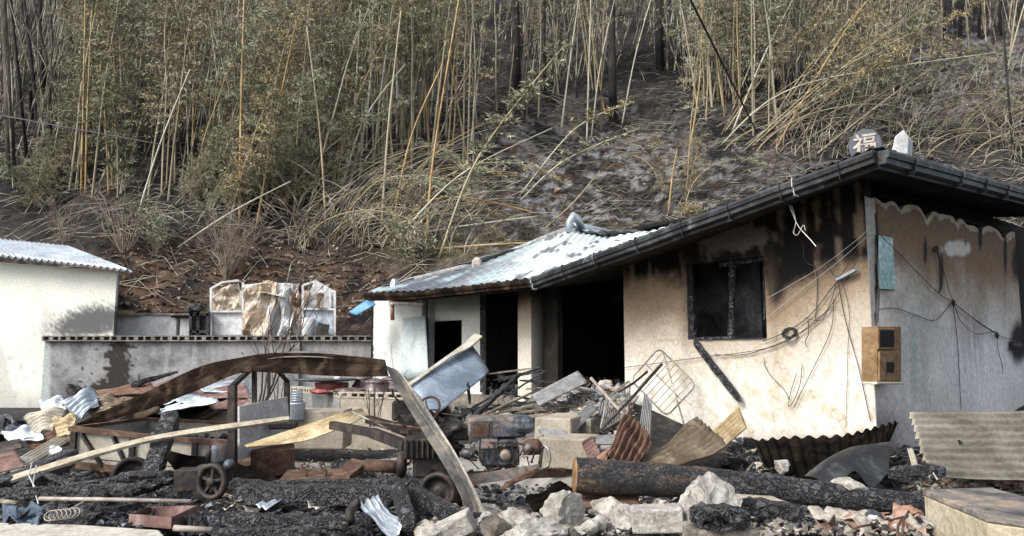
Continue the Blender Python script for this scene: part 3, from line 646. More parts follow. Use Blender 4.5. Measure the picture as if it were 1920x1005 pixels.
# fascia and gutter
def gutter(name, pts, h1, h2, m='gutter_metal'):
    mb = MB(); pts = [V3(p) for p in pts]
    for a, b in zip(pts[:-1], pts[1:]):
        d = (b - a); d2 = Vector((d.x, d.y, 0)).normalized(); out = Vector((d2.y, -d2.x, 0))
        if out.y > 0: out = -out
        prof = [(0, .03), (.11, .03), (.125, 0), (.115, -h1 * .45), (.09, -h1 * .5), (.085, -h1), (0.0, -h1 - .01), (0, -h2), (-.03, -h2), (-.03, .03)]
        n = len(prof); vs = [a + out * x + Zv(z) for x, z in prof] + [b + out * x + Zv(z) for x, z in prof]
        mb.add(vs, [(i, (i + 1) % n, (i + 1) % n + n, i + n) for i in range(n)] + [tuple(range(n))[::-1], tuple(range(n, 2 * n))])
    o = mb.build(name, m, house)
    return o
def bracket(g, a, b, t, h1, m='galvanised_sheet', w_=.03):
    a = V3(a); b = V3(b); p = lerp(a, b, t); d = (b - a); d2 = Vector((d.x, d.y, 0)).normalized(); out = Vector((d2.y, -d2.x, 0))
    if out.y > 0: out = -out
    mb = MB()
    for (x0, z0), (x1, z1) in (((.0, .036), (.125, .036)), ((.13, .04), (.13, -h1 * .47)), ((.095, -h1 * .45), (.095, -h1)), ((.0, -h1 - .015), (.095, -h1 - .012))):
        mb.beam(p + out * x0 + Zv(z0), p + out * x1 + Zv(z1), w_, .008, up=d2)
    mb.build('bracket', m, g)
g1 = gutter('gutter', [lerp(K, E1, k / 9) + Zv(.012 * nz(k * 1.7, 3)) + NF * .02 * nz(k * 2.1, 8) if 0 < k < 9 else (K if k == 0 else E1) for k in range(10)], .10, .15)
for t, m in ((.07, 'iron'), (.17, 'white_panel'), (.20, 'iron'), (.33, 'gutter_metal'), (.46, 'gutter_metal'), (.60, 'gutter_metal'), (.74, 'iron'), (.86, 'iron'), (.985, 'white_panel')): bracket(g1, K, E1, t, .13, m, .02)
g2 = gutter('gutter', [KR2, K], .11, .15)
for t in (.25, .46, .58, .70, .90): bracket(g2, KR2, K, t, .13, 'gutter_metal')
g3 = gutter('gutter', [E1, E05, E0], .10, .12, 'dark_channel')
for t in (.1, .3, .5, .7, .9): bracket(g3, E1, E05, t, .10, 'iron', .012)
dp = MB(); dp.tube([P(795, 566, 14.6), P(792, 570, 14.6), P(740, 568, 15.1), P(733, 572, 15.1)], .045, 8).build('downpipe', 'pipe_grey', house)
MB().lathe(P(736, 561, 15.15), [(.05, -.12), (.07, -.05), (.09, .05), (.09, .09)], 12).build('downpipe_head', 'pipe_grey', house)
MB().tube([P(735, 570, 15.15), P(736, 600, 15.2)], .042, 10).build('downpipe', 'pipe_copper', house)
tag(sheet_mb([(655, 586, 16.6), (668, 590, 16.2), (704, 570, 16.2), (694, 560, 16.6)], waves=4, amp=.02, nv=3).build('awning_sheet', 'blue_plastic', None, solid=.006), 'blue corrugated plastic sheet poking out under the left roof eave', 'corrugated sheet')
# ------------------------------------------------------------------ left building, boundary wall, ruined shed
lb = thing('outbuilding', 'plain cream outbuilding with grey corrugated roof and scorch mark low on its wall', 'outbuilding', (-12, 18.4, .4))
def lcol(p, u, z):
    px, py = proj(p); n = fb(p.x * .8, p.z * .8, 0, 4); n2 = fb(p.x * 5, p.z * 5, 0, 4); n3 = fb(p.x * 14, p.z * 14, 2, 3)
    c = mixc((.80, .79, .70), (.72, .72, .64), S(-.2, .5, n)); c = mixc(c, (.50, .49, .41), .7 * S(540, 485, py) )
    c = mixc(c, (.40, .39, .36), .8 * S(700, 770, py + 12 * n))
    k = blob(px, py, 185, 600, 62, 30) * 1.25 + .6 * blob(px, py, 120, 618, 60, 24)
    c = mixc(c, (.12, .12, .12), S(.22, .95, k + .4 * n3 + .1 * n2)); c = mixc(c, (.45, .44, .40), .5 * S(.2, .5, fb(p.x * 2, p.z * .5, 3, 3)) * S(500, 620, py))
    c = mixc(c, (.38, .37, .33), .5 * S(.25, .6, n2) * S(600, 700, py)); return c
xw = P(214, 600, 18.4).x; xl = -20.0
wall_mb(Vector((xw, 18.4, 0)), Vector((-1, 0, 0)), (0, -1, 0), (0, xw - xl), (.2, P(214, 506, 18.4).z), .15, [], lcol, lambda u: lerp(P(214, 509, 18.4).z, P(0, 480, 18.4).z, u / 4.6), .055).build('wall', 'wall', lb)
MB().hexa([Vector(q) for q in ((xw - .15, 18.55, .2), (xw, 18.55, .2), (xw * 1.26, 23, .2), (xw * 1.26 - .15, 23, .2), (xw - .15, 18.55, 3.5), (xw, 18.55, 3.5), (xw * 1.26, 23, 3.5), (xw * 1.26 - .15, 23, 3.5))]).build('side_wall', 'copepale', lb)
sheet_mb([(248, 508, 18.0), (-170, 460, 18.0), (-170, 432, 20.6), (132, 463, 20.6)], waves=34, amp=.028, nv=6, per=6).build('roof', 'galvanised_sheet', lb, solid=.012)
bw = thing('boundary_wall', 'long grey block wall with pierced block coping beside the outbuilding', 'wall', (-7, 17.9, .3))
xa, xb = P(84, 640, 17.9).x, P(702, 640, 17.9).x; zt_ = P(300, 640, 17.9).z; n_ = 0
def bcol(p, u, z):
    px, py = proj(p); n = fb(p.x * 1.2, p.z * 1.2, 0, 4); n2 = fb(p.x * 6, p.z * 6, 0, 4); ns = fb(p.x * 7, p.z * .8, 4, 3)
    c = mixc((.13, .13, .13), (.30, .30, .30), S(-.5, .5, n + .4 * n2)); c = mixc(c, (.40, .40, .39), .6 * S(.0, .6, ns) * S(240, 330, px)); c = mixc(c, (.33, .32, .31), .5 * S(360, 420, px))
    c = mixc(c, (.46, .50, .48), .8 * S(98, 90, px)); c = mixc(c, (.035, .03, .025), S(.38, .46, blob(px, py, 222, 690, 24, 76) + .6 * blob(px, py, 200, 730, 60, 16) + .5 * n2 + .3 * fb(p.x * 16, p.z * 16, 3, 2))); 
    if abs((py + 3 * n) - 640) < 1.5: c = mixc(c, (.05, .05, .05), .7)
    return c
wall_mb(Vector((xb, 17.9, 0)), Vector((-1, 0, 0)), (0, -1, 0), (0, xb - xa), (0, zt_), .18, [], bcol, None, .045).build('wall', 'rawwall', bw)
def pierced(mb, a, b, h, th, blk=.19, holes=True):
    """row of hollow blocks seen from the side: webs with open cells"""
    a = Vector(a); b = Vector(b); d = b - a; L = d.length; d.normalize(); n = int(L / blk); out = Vector((d.y, -d.x, 0)); out = -out if out.y > 0 else out
    mb.beam(a + Zv(.012), b + Zv(.012), th, .025); mb.beam(a + Zv(h - .012), b + Zv(h - .012), th, .025)
    for i in range(n + 1):
        c = a + d * (L * i / n); mb.box(c + Zv(h / 2), (.045 + .05 * (i % 2), th * .98, h - .05), d, (-d.y, d.x, 0))
    mb.beam(a - out * th * .3 + Zv(h / 2), b - out * th * .3 + Zv(h / 2), .03, h - .05)
cm = MB(); pierced(cm, (xa, 17.9, zt_), (xb, 17.9, zt_), .13, .20); cm.build('coping', 'coping', bw)
pl = MB(); xp = P(552, 650, 17.8).x; pl.box((xp, 17.84, 1.0), (.24, .12, 1.7)); pl.build('buttress', 'block', bw)
# low whitewashed wall behind and its rusty sheet
lw = thing('low_wall', 'low whitewashed wall with a dark post gap behind the block wall', 'wall', (-8.5, 19.4, 1))
mb = MB(); z0, z1 = 1.4, P(300, 592, 19.4).z; x0, x1, x2, x3 = [P(q, 600, 19.4).x for q in (205, 333, 340, 358)]
mb.box(((x0 + x1) / 2, 19.4, (z0 + z1) / 2), (x1 - x0, .12, z1 - z0)); mb.box(((x2 + x3) / 2, 19.4, (z0 + z1) / 2), (x3 - x2, .12, z1 - z0 - .05)); mb.build('wall', 'white_panel', lw)
MB().box(((x0 + x3) / 2, 19.38, z1 + .03), (x3 - x0, .2, .05)).build('coping', 'coping', lw)
sheet('corrugated_sheet', 'rusty tan corrugated sheet lying on top of the low whitewashed wall', 'corrugated sheet', [(212, 592, 19.2), (262, 592, 19.2), (248, 583, 20.2), (212, 583, 20.2)], 'ochre_sheet', waves=8, amp=.02)
sheet('corrugated_sheet', 'narrow dark corrugated sheet beside the charred frame on the low wall', 'corrugated sheet', [(318, 594, 19.2), (358, 594, 19.2), (356, 586, 19.8), (330, 586, 19.8)], 'black_sheet', waves=6, amp=.02)
cf = thing('charred_crate', 'charred black open crate standing beside the ruined white shed', 'crate', P(372, 628, 19.2))
mb = MB()
for a, b in (((358, 572), (358, 630)), ((391, 585), (391, 630)), ((357, 590), (392, 590)), ((357, 622), (390, 622)), ((372, 575), (372, 628))): mb.beam(P(*a, 19.2), P(*b, 19.2), .07, .07)
mb.build('frame', 'char', cf); MB().add([P(360, 592, 19.3), P(390, 592, 19.3), P(390, 628, 19.3), P(360, 628, 19.3)], [(0, 1, 2, 3)]).build('back_panel', 'iron', cf, solid=.03)
beam_mb((348, 580, 19.1), (384, 576, 19.2), .22, .16, seed=3, rough=.5).build('charred_bundle', 'charrough', cf)
sh = thing('ruined_shed', 'ruined shed of blistered white and beige metal panels behind the block wall', 'shed', P(510, 630, 19.5))
def pan(name, c, m, **k): return sheet_mb([(*q, ) for q in c], **k).build(name, m, sh, solid=.012)
D = 19.4
pan('panel', [(398, 630, D), (455, 630, D), (455, 585, D), (398, 584, D)], 'white_panel', waves=0, crumple=.02)
pan('blistered_panel', [(403, 583, D), (450, 580, D), (448, 531, D), (400, 545, D)], 'blotched_panel', waves=0, crumple=.16, cs=2.5, nv=16)
pan('blistered_panel', [(455, 560, D), (500, 556, D), (512, 527, D), (455, 535, D)], 'blotched_panel', waves=0, crumple=.14, cs=2.2, seed=4)
pan('draped_panel', [(457, 632, D - .2), (508, 632, D - .3), (520, 530, D - .2), (457, 534, D - .2)], 'blotched_panel', waves=0, crumple=.30, cs=2.2, seed=2, nv=16)
pan('draped_panel', [(498, 632, D - .2), (545, 632, D - .2), (560, 534, D), (506, 530, D)], 'white_panel', waves=2, amp=.05, crumple=.3, cs=2.0, seed=8, nv=16)
pan('draped_panel', [(540, 632, D), (566, 632, D), (562, 532, D), (530, 538, D)], 'blotched_panel', waves=0, crumple=.28, cs=2.2, seed=12, nv=16)
pan('blistered_panel', [(545, 575, D), (566, 575, D), (566, 534, D), (548, 535, D)], 'rusty_sheet', waves=0, crumple=.12, cs=2.0, seed=14, nv=10)
pan('panel', [(569, 630, D), (626, 630, D), (626, 580, D), (569, 580, D)], 'galvanised_sheet', waves=0, crumple=.03)
pan('panel', [(567, 580, D + .2), (625, 578, D + .2), (624, 545, D + .2), (590, 526, D + .2)], 'white_panel', waves=0, crumple=.05, seed=3)
pan('loose_panel', [(590, 578, D - .15), (604, 578, D - .2), (606, 550, D - .1), (598, 549, D - .1)], 'blotched_panel', waves=3, amp=.03, crumple=.1)
pan('fallen_panel', [(486, 548, D - .3), (536, 556, D - .5), (526, 548, D + .3), (494, 543, D + .3)], 'pale_sheet', waves=0, crumple=.03)
pan('fallen_panel', [(494, 526, D), (507, 526, D), (506, 560, D - .1), (495, 560, D - .1)], 'blotched_panel', waves=3, amp=.02, crumple=.06)
mb = MB(); mb2 = MB()
for a, b in (((396, 540), (396, 630)), ((396, 541), (418, 529)), ((418, 529), (448, 526)), ((396, 584), (456, 584)), ((456, 530), (456, 630)), ((568, 535), (568, 630)), ((568, 579), (628, 580)), ((628, 545), (628, 630)), ((592, 527), (628, 548)), ((568, 535), (592, 527)), ((619, 546), (619, 580))):
    if a[0] < 500: mb.beam(P(*a, D - .05), P(*b, D - .05), .055, .05)
    else: mb2.beam(P(*a, D - .05), P(*b, D - .05), .055, .05)
mb.build('frame', 'white_panel', sh); mb2.build('frame', 'white_panel', sh)
MB().add([P(a, b, D + .5) for a, b in ((398, 545), (626, 545), (626, 632), (398, 632))], [(0, 1, 2, 3)]).build('rear_panel', 'blotched_panel', sh, solid=.03)
mb = MB(); mb.lathe(P(578, 628, 19.1), [(.14, 0), (.17, .15), (.17, .38), (.12, .42)], 16); tag(mb.build('drum', 'white_panel'), 'pale drum on the wall top in front of the ruined shed', 'drum')
MB().box(P(605, 618, 19.0), (.28, .05, .30), (1, 0, -.2)).build('soot_board', 'iron', sh)

# jar terrace: low wall with pierced coping, jars, basin
jt = thing('jar_terrace', 'low rendered terrace wall with pale pierced coping holding jars', 'terrace wall', P(650, 800, 12.5))
a = P(548, 726, 15.2); b = P(640, 744, 12.9); c = P(778, 738, 12.4)
for p, q in ((a, b), (b, c)):
    p = Vector((p.x, p.y, 0)); q = Vector((q.x, q.y, 0)); ztp = b.z - .02
    d = (q - p).normalized(); s = Vector((-d.y, d.x, 0))
    MB().hexa([p - s * .02, q - s * .02, q + s * .16, p + s * .16, p - s * .02 + Zv(ztp), q - s * .02 + Zv(ztp), q + s * .16 + Zv(ztp), p + s * .16 + Zv(ztp)]).build('wall', 'block' if p.y > 14 else 'step', jt)
    cm = MB(); pierced(cm, p + s * .07 + Zv(ztp + .004), q + s * .07 + Zv(ztp + .004), .10, .20, .16); cm.build('coping', 'copepale', jt)
fl = [Vector((a.x + .1, a.y, ztp - .25)), Vector((b.x + .1, b.y + .1, ztp - .25)), Vector((c.x, c.y + .2, ztp - .25)), Vector((c.x + .3, 16, ztp - .25)), Vector((a.x, 16.2, ztp - .25))]
MB().add(fl, [(0, 1, 2, 3, 4)]).build('paving', 'step', jt, solid=.05)
zj = ztp - .22
def jar(px, d, r, h, label):
    g = P(px, 700, d); t = thing('earthenware_jar', label, 'jar', (g.x, g.y, zj), 'glazed jars on the terrace')
    mb = MB(); mb.lathe((g.x, g.y, zj), [(r * .55, 0), (r * .82, h * .25), (r, h * .55), (r * .93, h * .78), (r * .66, h * .93), (r * .70, h), (r * .6, h)], 20); mb.build('body', 'jar_glaze', t)
    MB().lathe((g.x, g.y, zj + h), [(r * .75, 0), (r * .76, .02), (r * .5, .05), (r * .12, .07), (.0, .08)], 18).build('lid', 'jar_glaze', t)
jar(680, 13.9, .20, .50, 'smallest glazed jar beside the dark basin on the terrace'); jar(706, 13.3, .26, .46, 'middle glazed jar behind the pale pierced coping'); jar(738, 13.5, .27, .50, 'rightmost glazed jar against the bent metal channel')
bs = thing('wide_basin', 'wide dark upturned basin resting on a red tub on the terrace', 'basin', P(615, 720, 13.6))
MB().lathe(P(612, 716, 13.7), [(.0, .0), (.12, .0), (.30, .005), (.55, .03), (.58, .05), (.30, .055), (.0, .06)], 26).build('basin', 'basin_dark', bs)
MB().lathe(P(622, 727, 13.7), [(.26, -.06), (.29, .04), (.29, .09), (.2, .09)], 20).build('tub', 'red_tub', bs)
MB().lathe(P(634, 712, 13.7), [(.0, .06), (.07, .05), (.08, .03), (.06, 0)], 12).build('stone', 'white_panel', bs)
tag(rock_mb(P(606, 734, 13.2), (.22, .15, .05), 5, 3).build('red_lid', 'red_tub'), 'melted red plastic lid lying on the terrace coping', 'lid')
tag(rock_mb(P(655, 732, 13.1), (.30, .2, .05), 6, 3).build('faded_lid', 'jar_glaze'), 'faded mauve lid lying between red lid and jars', 'lid')
# plinth, drum behind trailer
tag(MB().box(P(640, 800, 11.6) + Vector((-.9, 0, -.02)), (2.0, .6, .55)).build('plinth', 'step', bevel=.02), 'low concrete plinth below the jar terrace', 'plinth')
mb = MB(); cc = P(556, 787, 11.3); mb.lathe(cc, [(.0, .0), (.11, 0), (.12, .02), (.12, .22), (.125, .24), (.10, .25)], 18)
for k in range(5): mb.lathe(cc + Zv(.26 + .035 * k), [(.07, 0), (.085, .0), (.085, .02), (.07, .02)], 14)
tag(mb.build('pail', 'galvanised_sheet'), 'grey pail with stacked discs behind the trailer', 'pail')

# ------------------------------------------------------------------ vegetation on the hillside
def curve_pts(L, beta, pw, n=14, wob=0, seed=0):
    pts = []; x = z = 0.0; ds = L / n
    for i in range(n + 1):
        pts.append(Vector((x, wob * nz(i * .3, seed) * i / n, z))); a = beta * ((i + .5) / n) ** pw; x += math.sin(a) * ds; z += math.cos(a) * ds
    return pts
def culm_mesh(pts, r0, m):
    mb = MB(); n = len(pts) - 1; mb.tube(pts, [r0 * (1 - .78 * (i / n)) for i in range(n + 1)], 6, cap=False)
    return npmesh('culm', np.array([tuple(v) for v in mb.v]), np.array(mb.f), m, True)
def leaves(centers, dirs, size, spread, per, droop=.3, rg=rng):
    """leaf blades round each centre"""
    n = len(centers); Cn = np.repeat(np.array(centers), per, 0); Dn = np.repeat(np.array(dirs), per, 0)
    N = len(Cn); Cn = Cn + rg.normal(0, spread, (N, 3)) * np.array([1, 1, .7])
    d = Dn + rg.normal(0, .7, (N, 3)); d[:, 2] -= droop; d /= np.linalg.norm(d, axis=1)[:, None] + 1e-6
    w = np.cross(d, rg.normal(0, 1, (N, 3))); w /= np.linalg.norm(w, axis=1)[:, None] + 1e-6
    s = size * rg.uniform(.6, 1.4, (N, 1)); 
    V = np.stack([Cn, Cn + d * s * .4 + w * s * .10, Cn + d * s, Cn + d * s * .4 - w * s * .10], 1).reshape(-1, 3)
    return V, np.arange(4 * N).reshape(-1, 4)
def foliage_mesh(pts, start, nb, per, size, m, blen=.8, seed=0, stop=1.0):
    rg = np.random.default_rng(seed); n = len(pts) - 1; cs = []; ds = []
    for k in range(nb):
        t = rg.uniform(start, stop); i = min(int(t * n), n - 1); p = lerp(pts[i], pts[i + 1], t * n - i); a = rg.uniform(0, 2 * math.pi)
        L = blen * rg.uniform(.4, 1.1) * (1.25 - .6 * (t - start) / (stop - start + 1e-6)); d = Vector((math.cos(a), math.sin(a), rg.uniform(-.05, .7)))
        for q in (.25, .42, .58, .72, .86, 1.0):
            cs.append(tuple(p + d * L * q - Vector((0, 0, .25 * L * q * q)))); ds.append(tuple(d * 1.0))
    V, F = leaves(cs, ds, size, .055, max(4, int(per * .75)), .35, rg); return npmesh('foliage', V, F, m)
def bamboo_proto(beta, pw, L, r0, cm, lm, start, nb, per, size, blen, seed, tilt=0, cat='bamboo'):
    pts = curve_pts(L, beta, pw, 14, .3, seed)
    o = thing('bamboo', 'x', cat); link('culm', culm_mesh(pts, r0, cm), o)
    if nb: link('foliage', foliage_mesh(pts, start, nb, per, size, lm, blen, seed), o)
    return o
rd = random.Random(11)
PR = {}
def reg(key, *a): PR[key] = bamboo_proto(*a)
reg('up1', R(8), 2, 10, .045, 'culm', 'leaf', .25, 64, 10, .144, 1.0, 1)
reg('up2', R(14), 2, 9, .04, 'culm', 'leaf', .30, 57, 10, .144, 1.1, 2)
reg('up3', R(6), 2, 11, .05, 'culm', 'leafgrey', .45, 50, 10, .144, 1.0, 3)
reg('lean1', R(32), 1.4, 9, .04, 'culm', 'leaf', .45, 43, 10, .144, .8, 4)
reg('lean2', R(40), 1.0, 8, .04, 'culm', 'leafgreen', .5, 43, 10, .136, .8, 5)
reg('arch1', R(110), .9, 7, .038, 'culm', 'leafgrey', .6, 18, 8, .122, .5, 6)
reg('arch2', R(95), .6, 6, .034, 'culm', 'leaf', .7, 7, 8, .114, .4, 7)
reg('bare1', R(10), 1.6, 10, .05, 'culm', 'leaf', .8, 0, 8, .114, .5, 8)
reg('bare2', R(70), .7, 6.5, .034, 'culm', 'leaf', .8, 0, 8, .114, .5, 9)
reg('bush', R(12), 1.5, 4.5, .03, 'culm', 'leaf', .10, 64, 12, .129, .8, 10)
reg('bushg', R(60), 1.0, 4.0, .03, 'culm', 'leafgreen', .10, 57, 12, .129, .7, 13)
reg('dark1', R(12), 1.6, 9, .045, 'culmburnt', 'leaf', .55, 28, 9, .136, .9, 14)
used = set()
def put(key, px, py, label, group, rz=None, tilt=0, s=1.0, az=None):
    """rz: plan direction of the bend (0 = to the right of the picture)"""
    g = H(px, py); g.z -= .05; r = PR[key]; rz = rz if rz is not None else rd.uniform(0, 2 * math.pi)
    e = (Matrix.Rotation(rz, 3, 'Z') @ Matrix.Rotation(tilt, 3, 'Y')).to_euler()
    if key not in used: used.add(key); o = r; o.location = g; o.rotation_euler = e; o.scale = (s,) * 3
    else: o = dup(r, g, e, s)
    tag(o, label, 'bamboo', group); return o
def region(n, x0, x1, y0, y1, keys, label, group, rz=(0, 6.28), tilt=(0, .1), s=(.8, 1.15)):
    for k in range(n):
        put(rd.choice(keys), rd.uniform(x0, x1), rd.uniform(y0, y1), label, group, rd.uniform(*rz), rd.uniform(*tilt), rd.uniform(*s))
region(26, 130, 330, 250, 380, ['up1', 'up2', 'bush'], 'tan leaved upright bamboo in the thicket above the outbuilding', 'bamboo thicket above the outbuilding')
region(34, 330, 640, 250, 420, ['up1', 'up2', 'lean1', 'bush', 'lean2'], 'brown leaved bamboo in the thicket left of the pale culms', 'bamboo thicket left of the pale culms', (-.6, .6), (-.05, .35))
region(16, 300, 620, 360, 420, ['bushg', 'lean2', 'bush'], 'low grey green bamboo sweeping right at the foot of the slope', 'low bamboo at the slope foot', (-.5, .4), (.3, .8), (.6, .9))
region(40, 640, 900, 240, 350, ['up3', 'up1', 'bare1', 'up3'], 'pale upright bamboo with grey green tops above the ash slope', 'pale bamboo above the ash slope', (0, 6.28), (0, .16))
region(34, 540, 780, 370, 480, ['bare2', 'arch2', 'arch1', 'bare2'], 'scorched bamboo bowed down to the right at the slope foot', 'bowed bamboo at the slope foot', (-.4, .35), (.1, .6), (.6, 1.0))
region(20, 600, 700, 410, 475, ['bare2', 'arch2'], 'thin bamboo bowed over beside the brown dirt bank', 'bowed bamboo at the dirt bank', (-.5, .5), (-.2, .5), (.35, .6))
region(20, 900, 1160, 130, 245, ['dark1', 'up3', 'bare1'], 'smoky bamboo in the dark gap above the ash slope', 'bamboo in the dark gap', (0, 6.28), (0, .25))
region(34, 1290, 1500, 150, 262, ['up3', 'up1', 'up1', 'bare1'], 'upright bamboo in the dense stand left of the roof corner', 'bamboo stand left of the roof corner', (0, 6.28), (0, .12))
region(26, 1330, 1560, 225, 292, ['bare2', 'bare1', 'lean1', 'bare2'], 'bare bamboo fanning up to the right above the house eave', 'fanned bamboo above the eave', (-.25, .25), (.5, .95), (.7, 1.1))
region(20, 1500, 1740, 60, 200, ['up1', 'lean1', 'dark1', 'up2'], 'brown leaved bamboo behind the fanned bare culms', 'bamboo behind the fanned culms', (-.6, .6), (0, .4))
region(26, 1690, 1915, 230, 300, ['arch2', 'arch1', 'bare2', 'arch2'], 'arching dead bamboo behind the roof end tiles', 'arching bamboo behind the roof', (-.5, .5), (.2, .75), (.6, 1.0))
region(10, 1760, 1960, 40, 150, ['dark1', 'bare1'], 'burnt bamboo on the upper right ash slope', 'burnt bamboo upper right', (0, 6.28), (0, .3))
region(5, 1200, 1290, 330, 395, ['up3', 'arch1', 'bush'], 'orange brown bamboo clump leaning beside the ash slope', 'clump beside the ash slope', (0, 6.28), (0, .25), (.45, .75))
region(8, 20, 130, 340, 420, ['bush', 'bushg'], 'short dry bamboo bush below the tall grey trunks', 'dry bushes below the trunks', (0, 6.28), (0, .5), (.5, .7))
region(6, 700, 800, 470, 500, ['bush', 'bushg'], 'olive scrub clump above the blue awning sheet', 'scrub above the awning', (0, 6.28), (.2, .7), (.25, .4))
# single culms one can point to: (pixel polyline from base to top, radius, material, label)
def single(pts, r, m, label, lead=.0, leaf=0, group=None, parent=None):
    b = H(*pts[0]); d = b.y; L = [b - Zv(.1)]
    for i, q in enumerate(pts[1:]): L.append(P(q[0], q[1], d - lead * (i + 1)))
    n = 14; out = []
    for k in range(n + 1):                                    # Catmull through the points
        t = k / n * (len(L) - 1); i = min(int(t), len(L) - 2); f = t - i; p0 = L[max(i - 1, 0)]; p1 = L[i]; p2 = L[i + 1]; p3 = L[min(i + 2, len(L) - 1)]
        out.append(.5 * ((2 * p1) + (p2 - p0) * f + (2 * p0 - 5 * p1 + 4 * p2 - p3) * f * f + (3 * p1 - p0 - 3 * p2 + p3) * f ** 3))
    o = thing('bamboo', label, 'bamboo', b, group); mb = MB().tube(out, [r * (1 - .5 * k / n) for k in range(n + 1)], 7); mb.build('culm', m, o)
    if leaf:
        loc = [p - b for p in out]; me = foliage_mesh(loc, .35, leaf, 8, .17, 'leaf', .55, int(b.x * 10) % 97); link('foliage', me, o)
Y_, W_ = 'culmyellow', 'culmpale'
for a in [([(449, 422), (452, 200), (458, -10)], .050, Y_, 'tallest straight golden bamboo rising above the reddish dirt bank'),
          ([(360, 350), (363, 190), (367, 36)], .046, Y_, 'straight golden bamboo with a broken top left of the tallest one'),
          ([(612, 440), (600, 250), (575, 50)], .042, 'culm', 'single bamboo tilting left with a splintered top'),
          ([(204, 368), (198, 230), (188, 120)], .04, Y_, 'short golden bamboo behind the outbuilding clump'),
          ([(152, 365), (156, 200), (160, 0)], .045, Y_, 'golden bamboo on the left edge of the thicket'),
          ([(160, 365), (164, 200), (172, 20)], .04, Y_, 'second golden bamboo close to the thicket edge'),
          ([(480, 430), (512, 250), (556, 40)], .042, Y_, 'golden bamboo leaning right beside the tallest straight one'),
          ([(258, 405), (300, 270), (356, 130)], .035, W_, 'thin pale bamboo leaning right above the bare shrubs'),
          ([(418, 300), (425, 150), (440, 0)], .04, Y_, 'orange bamboo just left of the tallest straight one'),
          ([(312, 350), (320, 210), (332, 90)], .035, 'culm', 'slender tan bamboo in the middle of the left thicket'),
          ([(800, 470), (812, 300), (860, 0)], .05, Y_, 'golden bamboo rising from the slope foot past the ash patch'),
          ([(715, 440), (728, 240), (752, 20)], .05, 'culm', 'rust speckled bamboo rising between the pale culms'),
          ([(735, 430), (770, 260), (830, 120)], .045, Y_, 'yellow bamboo leaning right from the bowed clump'),
          ([(640, 372), (664, 200), (676, 10)], .045, W_, 'whitish bamboo at the left of the pale bunch'),
          ([(650, 360), (690, 200), (700, 0)], .045, W_, 'second whitish bamboo in the pale bunch'),
          ([(672, 350), (690, 180), (716, 10)], .04, W_, 'whitish bamboo in the middle of the pale bunch'),
          ([(697, 340), (712, 190), (736, 10)], .045, W_, 'whitish bamboo at the right of the pale bunch'),
          ([(632, 390), (680, 230), (760, 120)], .04, W_, 'whitish bamboo leaning right out of the pale bunch'),
          ([(880, 290), (898, 130), (910, -10)], .045, W_, 'pale bamboo left of the leafy dead stem'),
          ([(1052, 245), (1068, 120), (1085, 0)], .05, W_, 'stout pale bamboo left of the crossing pair'),
          ([(1100, 265), (1104, 130), (1108, 0)], .045, W_, 'straight pale bamboo of the crossing pair'),
          ([(1108, 258), (1126, 120), (1152, 0)], .04, W_, 'slanting pale bamboo of the crossing pair'),
          ([(1166, 238), (1190, 110), (1220, 0)], .04, W_, 'slender pale bamboo leaning right of the dark trunk'),
          ([(1290, 300), (1312, 150), (1316, 0)], .04, Y_, 'yellow bamboo at the left of the dense stand'),
          ([(1372, 255), (1430, 110), (1486, 0)], .045, W_, 'pale bamboo leaning across the dense stand'),
          ([(1490, 180), (1497, 80), (1502, 0)], .04, W_, 'thin pale bamboo upright at the right of the dense stand'),
          ([(1253, 400), (1262, 320), (1270, 280)], .04, Y_, 'short orange bamboo stump beside the roof tiles')]:
    single(*a)
for a in [([(822, 490), (900, 290), (1062, 80)], .045, 'culm', 'dead bamboo with curled leaves leaning up across the ash slope', .3, 50),
          ([(330, 462), (430, 400), (545, 340)], .035, W_, 'fallen pale bamboo across the green shrub behind the shed', .2, 0),
          ([(895, 150), (1010, 220), (1110, 270)], .035, W_, 'bamboo fallen down right across the dark gap', .6, 0),
          ([(1280, 240), (1400, 290), (1440, 330)], .03, W_, 'bamboo fallen down right above the eave', .6, 0),
          ([(722, 452), (830, 370), (1010, 400)], .045, Y_, 'orange bamboo arched over to the right above the tiled roof', .4, 0),
          ([(740, 445), (860, 425), (1010, 405)], .04, W_, 'pale bamboo lying flat just under the arched orange one', .5, 0),
          ([(760, 470), (900, 460), (1060, 452)], .045, Y_, 'golden bamboo lying flat on the slope above the roof', .6, 0),
          ([(730, 465), (860, 330), (1035, 240)], .035, W_, 'long pale bamboo leaning up right over the ash', .5, 0),
          ([(975, 378), (1060, 300), (1200, 240)], .035, W_, 'pale bamboo leaning low right from the ash', .5, 12),
          ([(972, 365), (1080, 240), (1190, 190)], .03, W_, 'pale bamboo leaning higher right from the ash', .5, 12),
          ([(1020, 430), (1075, 380), (1125, 320)], .035, 'culm', 'dry bamboo stick leaning above the roof ornament', .3, 0),
          ([(1350, 270), (1500, 160), (1870, 98)], .035, W_, 'long pale bamboo arched flat over the roof corner', .6, 0),
          ([(1390, 285), (1560, 140), (1760, 40)], .04, 'culm', 'brown bamboo leaning far right over the roof corner', .5, 30),
          ([(1440, 275), (1600, 150), (1830, 10)], .04, 'culm', 'leafy brown bamboo leaning up to the top right', .5, 50),
          ([(1150, 100), (1210, 180), (1260, 260)], .03, W_, 'thin bamboo slanting down beside the orange clump', .4, 0)]:
    single(a[0], a[1], a[2], a[3], a[4], a[5])
